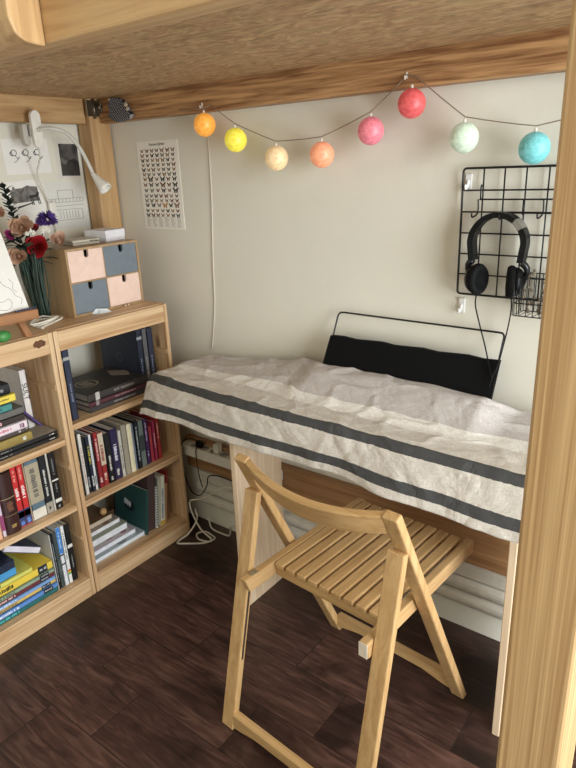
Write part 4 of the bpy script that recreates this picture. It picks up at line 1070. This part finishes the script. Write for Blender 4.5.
# cloth
def sstep(a, b, x):
    t_ = max(0, min(1, (x - a) / (b - a))); return t_ * t_ * (3 - 2 * t_)
def interp(tab, x):
    if x <= tab[0][0]: return tab[0][1]
    for (a, u), (b, v) in zip(tab, tab[1:]):
        if x <= b: return u + (v - u) * sstep(a, b, x)
    return tab[-1][1]
bm = bmesh.new(); uvl = bm.loops.layers.uv.new('weave')
NX, NV = 190, 110
backy = [(.095, -.02), (.17, .055), (.30, .062), (.55, .060), (.65, .002), (1.09, -.004), (1.125, -.006), (1.20, .055), (1.35, .062)]
backz = [(.095, .728), (.25, .736), (.42, .755), (.56, .778), (.64, .793), (.80, .793), (.98, .791), (1.12, .784), (1.20, .745), (1.35, .730)]
G = []
for i in range(NX + 1):
    x = .103 + (1.345 - .103) * i / NX
    row = []
    fy = interp([(.09, -.188), (.3, -.212), (.48, -.222), (.83, -.230), (1.1, -.239), (1.35, -.248)], x)       # front edge of the top
    hz = .614 + .003 * math.sin(x * 9) + .0015 * math.sin(x * 23 + 1)
    hyo = interp([(.09, .050), (.3, .032), (.48, .022), (.83, .024), (1.1, .044), (1.35, .046)], x)
    drop = .7235 - hz
    by, bz = interp(backy, x), interp(backz, x)
    for j in range(NV + 1):
        v = j / NV * .43
        if v < .118:                     # hanging front
            k = 1 - v / .118             # 0 at the fold, 1 at the hem
            sw = .004 * math.sin(x * 14 + .5) + .002 * math.sin(x * 31 + 2)
            y = fy - .010 - (hyo + sw) * k ** 1.2
            z = .7235 - drop * k
            # round the fold
            rnd_ = sstep(.80, 1., 1 - k); y += .012 * rnd_ * rnd_; z += .003 * rnd_
        else:
            k = (v - .118) / (.43 - .118)
            y = fy + (by - fy) * k
            z = .7265 + (bz - .7265) * sstep(.30, .97, k)
        n = noise.noise(Vector((x * 9, v * 14, 3.1))) * .0045 + noise.noise(Vector((x * 22 + v * 18, v * 30 - x * 6, 8))) * .0022
        ridge = (1 - abs(noise.noise(Vector((x * 6 + v * 9, v * 7 - x * 4, 21))))) ** 8 * .006
        if v < .118: y -= abs(n) * 1.2 + ridge * .5
        else: z += abs(n) + ridge * .8
        # left end bends down a little past the table end
        if x < .13: z -= (.13 - x) * .25
        row.append((bm.verts.new((x, y, z)), (x, v)))
    G.append(row)
for i in range(NX):
    for j in range(NV):
        q = [G[i][j], G[i + 1][j], G[i + 1][j + 1], G[i][j + 1]]
        f = bm.faces.new([a for a, _ in q]); f.smooth = True
        for lp_, (_, uv) in zip(f.loops, q): lp_[uvl].uv = uv
co = obj('tablecloth', bm, cloth_mat())
md = co.modifiers.new('thick', 'SOLIDIFY'); md.thickness = .0014; md.offset = 1
tag(co, 'beige linen cloth with charcoal stripes draped over the desk', 'tablecloth')

# ------------------------------------------------------------------ folding chair
ch = thing('folding_chair', 'wooden folding chair with slatted seat pushed under the desk', 'chair', (.958, -.142, 0), -.079)
BW, RW = .22, .220
def P2(v, z): return (v, z)
dl = Vector((-.347, .708)).normalized(); nb_ = Vector((dl.y, -dl.x))     # forward normal of the backrest legs
T = .021
nbf = Vector((.898, .440))
for s in (-1, 1):
    u0, u1 = sorted((s * BW, s * (BW - .036)))
    bm = bmesh.new(); a = Vector((-.347, .708)); b = a + nbf * T
    prism(bm, [(0, 0), (a.x, a.y), (b.x, b.y), (T / .898, 0)], u0, u1, 'x', bev=.004)
    obj('leg', bm, BEECH['z'], ch, False)
    u0, u1 = sorted((s * RW, s * (RW - .0405)))
    fwd = Vector((.976, -.2165)); a = Vector((-.317, .618)); tr = .0185
    b = a + fwd * tr
    bm = bmesh.new(); prism(bm, [(-.454, 0), (a.x, a.y), (b.x, b.y), (-.454 + tr / .976, 0)], u0, u1, 'x', bev=.003)
    lg = obj('leg', bm, BEECH['z'], ch, False)
    # dark groove down the inner face, where the seat rail slides
    ui = s * (RW - .0405)
    def rl(z, q): return (-.454 + .137 * z / .618 + q, z)
    bm = bmesh.new(); prism(bm, [rl(.19, .006), rl(.37, .006), rl(.37, .012), rl(.19, .012)], min(ui, ui - s * .0008), max(ui, ui - s * .0008), 'x')
    obj('slide_groove', bm, plain((70, 62, 54), .5, .3), lg, False)
    # seat side rail
    u0, u1 = sorted((s * .1785, s * .1575))
    bm = bmesh.new(); prism(bm, [(-.393 + (.013 if s > 0 else 0), .425), (.088, .425), (.094, .412), (.088, .387), (-.378 + (.002 if s > 0 else 0), .385)], u0, u1, 'x', bev=.003)
    rlx = obj('seat_rail', bm, BEECH['y'], ch, False)
    if s > 0:
        obj('rail_end', B((.1577, .1783, -.3815, -.3800, .389, .4235)), plain((226, 214, 194), .6), rlx, False)
        continue
    bm = bmesh.new(); um = s * .168; box(bm, um - .008, um + .008, -.368, -.346, .4248, .4262, .0005); tube(bm, [(um, -.357, .4255), (um, -.357, .4275)], .003, 10)
    obj('metal_plate', bm, METAL, rlx, False)
for k in range(9):
    u0 = -.1545 + k * .0345
    bm = bmesh.new(); box(bm, u0, u0 + .0272, -.295, .080, .4105, .4255, .003); obj('slat', bm, BEECH['y'], ch, False)
obj('seat_crossbar', B((-.157, .157, -.290, -.268, .385, .4100), bev=.003), BEECH['x'], ch, False)
obj('seat_crossbar', B((-.157, .157, .05, .072, .385, .4100), bev=.003), BEECH['x'], ch, False)
# curved backrest board between the leg tops
bm = bmesh.new(); rows_ = []
for i in range(25):
    u = -.186 + .372 * i / 24; bow = -.040 * (1 - (u / .186) ** 2)
    ptop = Vector((-.347, .708)) - dl * .004; pbot = Vector((-.347, .708)) - dl * (.060 + .006 * math.cos(u * 8))
    row = []
    for p_, e in ((ptop, 0), (pbot, 0), (pbot, .018), (ptop, .018)):
        q_ = p_ + nbf * (bow + e + .002); row.append(bm.verts.new((u, q_.x, q_.y)))
    rows_.append(row)
for p_, q_ in zip(rows_, rows_[1:]):
    for k in range(4): bm.faces.new([p_[k], p_[(k + 1) % 4], q_[(k + 1) % 4], q_[k]])
bm.faces.new(rows_[0]); bm.faces.new(rows_[-1][::-1])
o = obj('backrest', bm, BEECH['x'], ch, False); bv = o.modifiers.new('round', 'BEVEL'); bv.width = .003; bv.segments = 2; bv.limit_method = 'ANGLE'
# foot rails
def foot_rail(v0, th, z0, z1, W_):
    bm = bmesh.new(); pr_ = []
    n = 14
    top = [(-W_ + 2 * W_ * i / n, z1) for i in range(n + 1)]
    bot = [(-W_ + 2 * W_ * i / n, z0 + .014 * sstep(0, .25, min(i / n, 1 - i / n))) for i in range(n + 1)]
    prism(bm, top + bot[::-1], v0, v0 + th, 'y'); return obj('stretcher', bm, BEECH['x'], ch, False)
foot_rail(-.449, .020, .006, .047, .180)
foot_rail(-.014, .020, .03, .068, .184)

# ------------------------------------------------------------------ power strip and cables under the desk
pw = thing('power_strip', 'long white socket strip fixed on the brown plank below the desk', 'power strip', (.18, .05, .33))
obj('strip_body', B((-.045, .42, .028, .0745, .297, .337), bev=.004), plain((222, 216, 204), .5), pw)
bm = bmesh.new()
for x in (.02, .07, .12, .17): lathe(bm, [(.0175, 0), (.0175, .0008), (.0, .0008)], 20, Matrix.Translation((x, .05, .3366)))
obj('socket', bm, plain((150, 146, 138), .5), pw)
pl = thing('power_plug', 'black plug pushed into the socket strip with black cable', 'plug', (.045, .05, .338))
bm = bmesh.new(); box(bm, .034, .058, .037, .061, .3376, .362, .005); obj('plug_body', bm, BLACK, pl)
bm = bmesh.new(); tube(bm, smooth_pts([(.045, .048, .36), (.02, .03, .372), (-.012, .018, .355), (-.026, .012, .30), (-.012, .012, .22), (.012, .016, .155), (.055, .018, .15), (.095, .018, .20), (.11, .018, .245), (.16, .018, .262), (.24, .02, .26)], 6), .0022, 6); obj('cable', bm, BLACK, pl)
bm = bmesh.new(); tube(bm, smooth_pts([(.052, .034, .355), (.050, .022, .33), (.052, .022, .27), (.058, .024, .21), (.06, .03, .18)], 6), .0018, 6); obj('cable', bm, BLACK, pl)
wp = thing('white_plug', 'white plug standing in the socket strip beside the desk leg', 'plug', (.135, .05, .338))
obj('plug_body', B((.123, .147, .04, .064, .3376, .372), bev=.003), plain((226, 222, 212), .45), wp)
for r_ in (pw, pl, wp):
    r_.location.z += .022
bm = bmesh.new()
tube(bm, smooth_pts([(.30, .03, .25), (.20, .022, .25), (.13, .018, .205), (.07, .012, .165), (.02, .008, .145), (.0055, .006, .13), (.016, .004, .09), (.06, .0, .035), (.11, .0, .012), (.115, -.012, .006), (.07, -.022, .0042), (.035, .0, .0042), (.05, .03, .0042), (.09, .025, .006), (.118, .012, .006), (.10, -.03, .0042), (.04, -.075, .0042), (.018, -.086, .0042), (.012, -.065, .006), (.024, -.03, .02), (.03, .012, .06), (.018, .02, .10)], 7), .0034, 7)
tag(obj('white_cable', bm, plain((214, 206, 192), .5)), 'loops of white cable trailing on the dark floor beside the shelving', 'cable')
bm = bmesh.new(); tube(bm, smooth_pts([(.30, .014, .12), (.22, .01, .10), (.19, .03, .06), (.165, .048, .02), (.14, .058, .0042), (.10, .056, .0042), (.07, .058, .0042), (.05, .062, .012), (.04, .064, .05)], 7), .0034, 7)
tag(obj('white_cable', bm, plain((210, 202, 188), .5)), 'short white cable dropping behind the desk leg to the floor', 'cable')

# ------------------------------------------------------------------ camera
cam = bpy.data.cameras.new('camera'); co_ = bpy.data.objects.new('camera', cam); C.objects.link(co_)
yw, pt, rl_ = 0.662160407, 0.339785489, -0.0411470937
fw = Vector((-math.sin(yw) * math.cos(pt), math.cos(yw) * math.cos(pt), -math.sin(pt)))
rt = Vector((math.cos(yw), math.sin(yw), 0)); up = rt.cross(fw)
r2 = rt * math.cos(rl_) + up * math.sin(rl_); u2 = -rt * math.sin(rl_) + up * math.cos(rl_)
Mc = Matrix((r2, u2, -fw)).transposed().to_4x4(); Mc.translation = (1.60731, -1.40240, 1.33853)
co_.matrix_world = Mc
cam.sensor_fit = 'VERTICAL'; cam.sensor_height = 36; cam.lens = 617.3907 * 36 / 768; cam.clip_start = .02
sc.camera = co_

# ------------------------------------------------------------------ light
w_ = bpy.data.worlds.new('sky'); sc.world = w_; w_.use_nodes = True
bg = w_.node_tree.nodes['Background']; bg.inputs['Color'].default_value = (.75, .86, 1., 1); bg.inputs['Strength'].default_value = 1.2
def area(name, loc, target, sx, sy, power, col):
    l = bpy.data.lights.new(name, 'AREA'); l.shape = 'RECTANGLE'; l.size = sx; l.size_y = sy; l.energy = power; l.color = col
    o = bpy.data.objects.new(name, l); C.objects.link(o); o.location = loc
    o.rotation_euler = (Vector(target) - Vector(loc)).to_track_quat('-Z', 'Y').to_euler(); return o
area('window_daylight', (RX - .02, (wy0 + wy1) / 2, (wz0 + wz1) / 2), (RX - 1.02, (wy0 + wy1) / 2, (wz0 + wz1) / 2), wy1 - wy0 - .1, wz1 - wz0 - .1, 112, (.94, 1., 1.03))
area('overhead_fill', (1.4, -2.3, HZ - .15), (1.4, -2.3, 0), .5, .5, 8, (.96, .96, .88))  # unseen weak overhead area light, lifts the room's ambient level

vs_ = sc.view_settings
vs_.view_transform = 'Standard'; vs_.look = 'None'; vs_.gamma = 1; vs_.use_curve_mapping = False; vs_.exposure = 0.
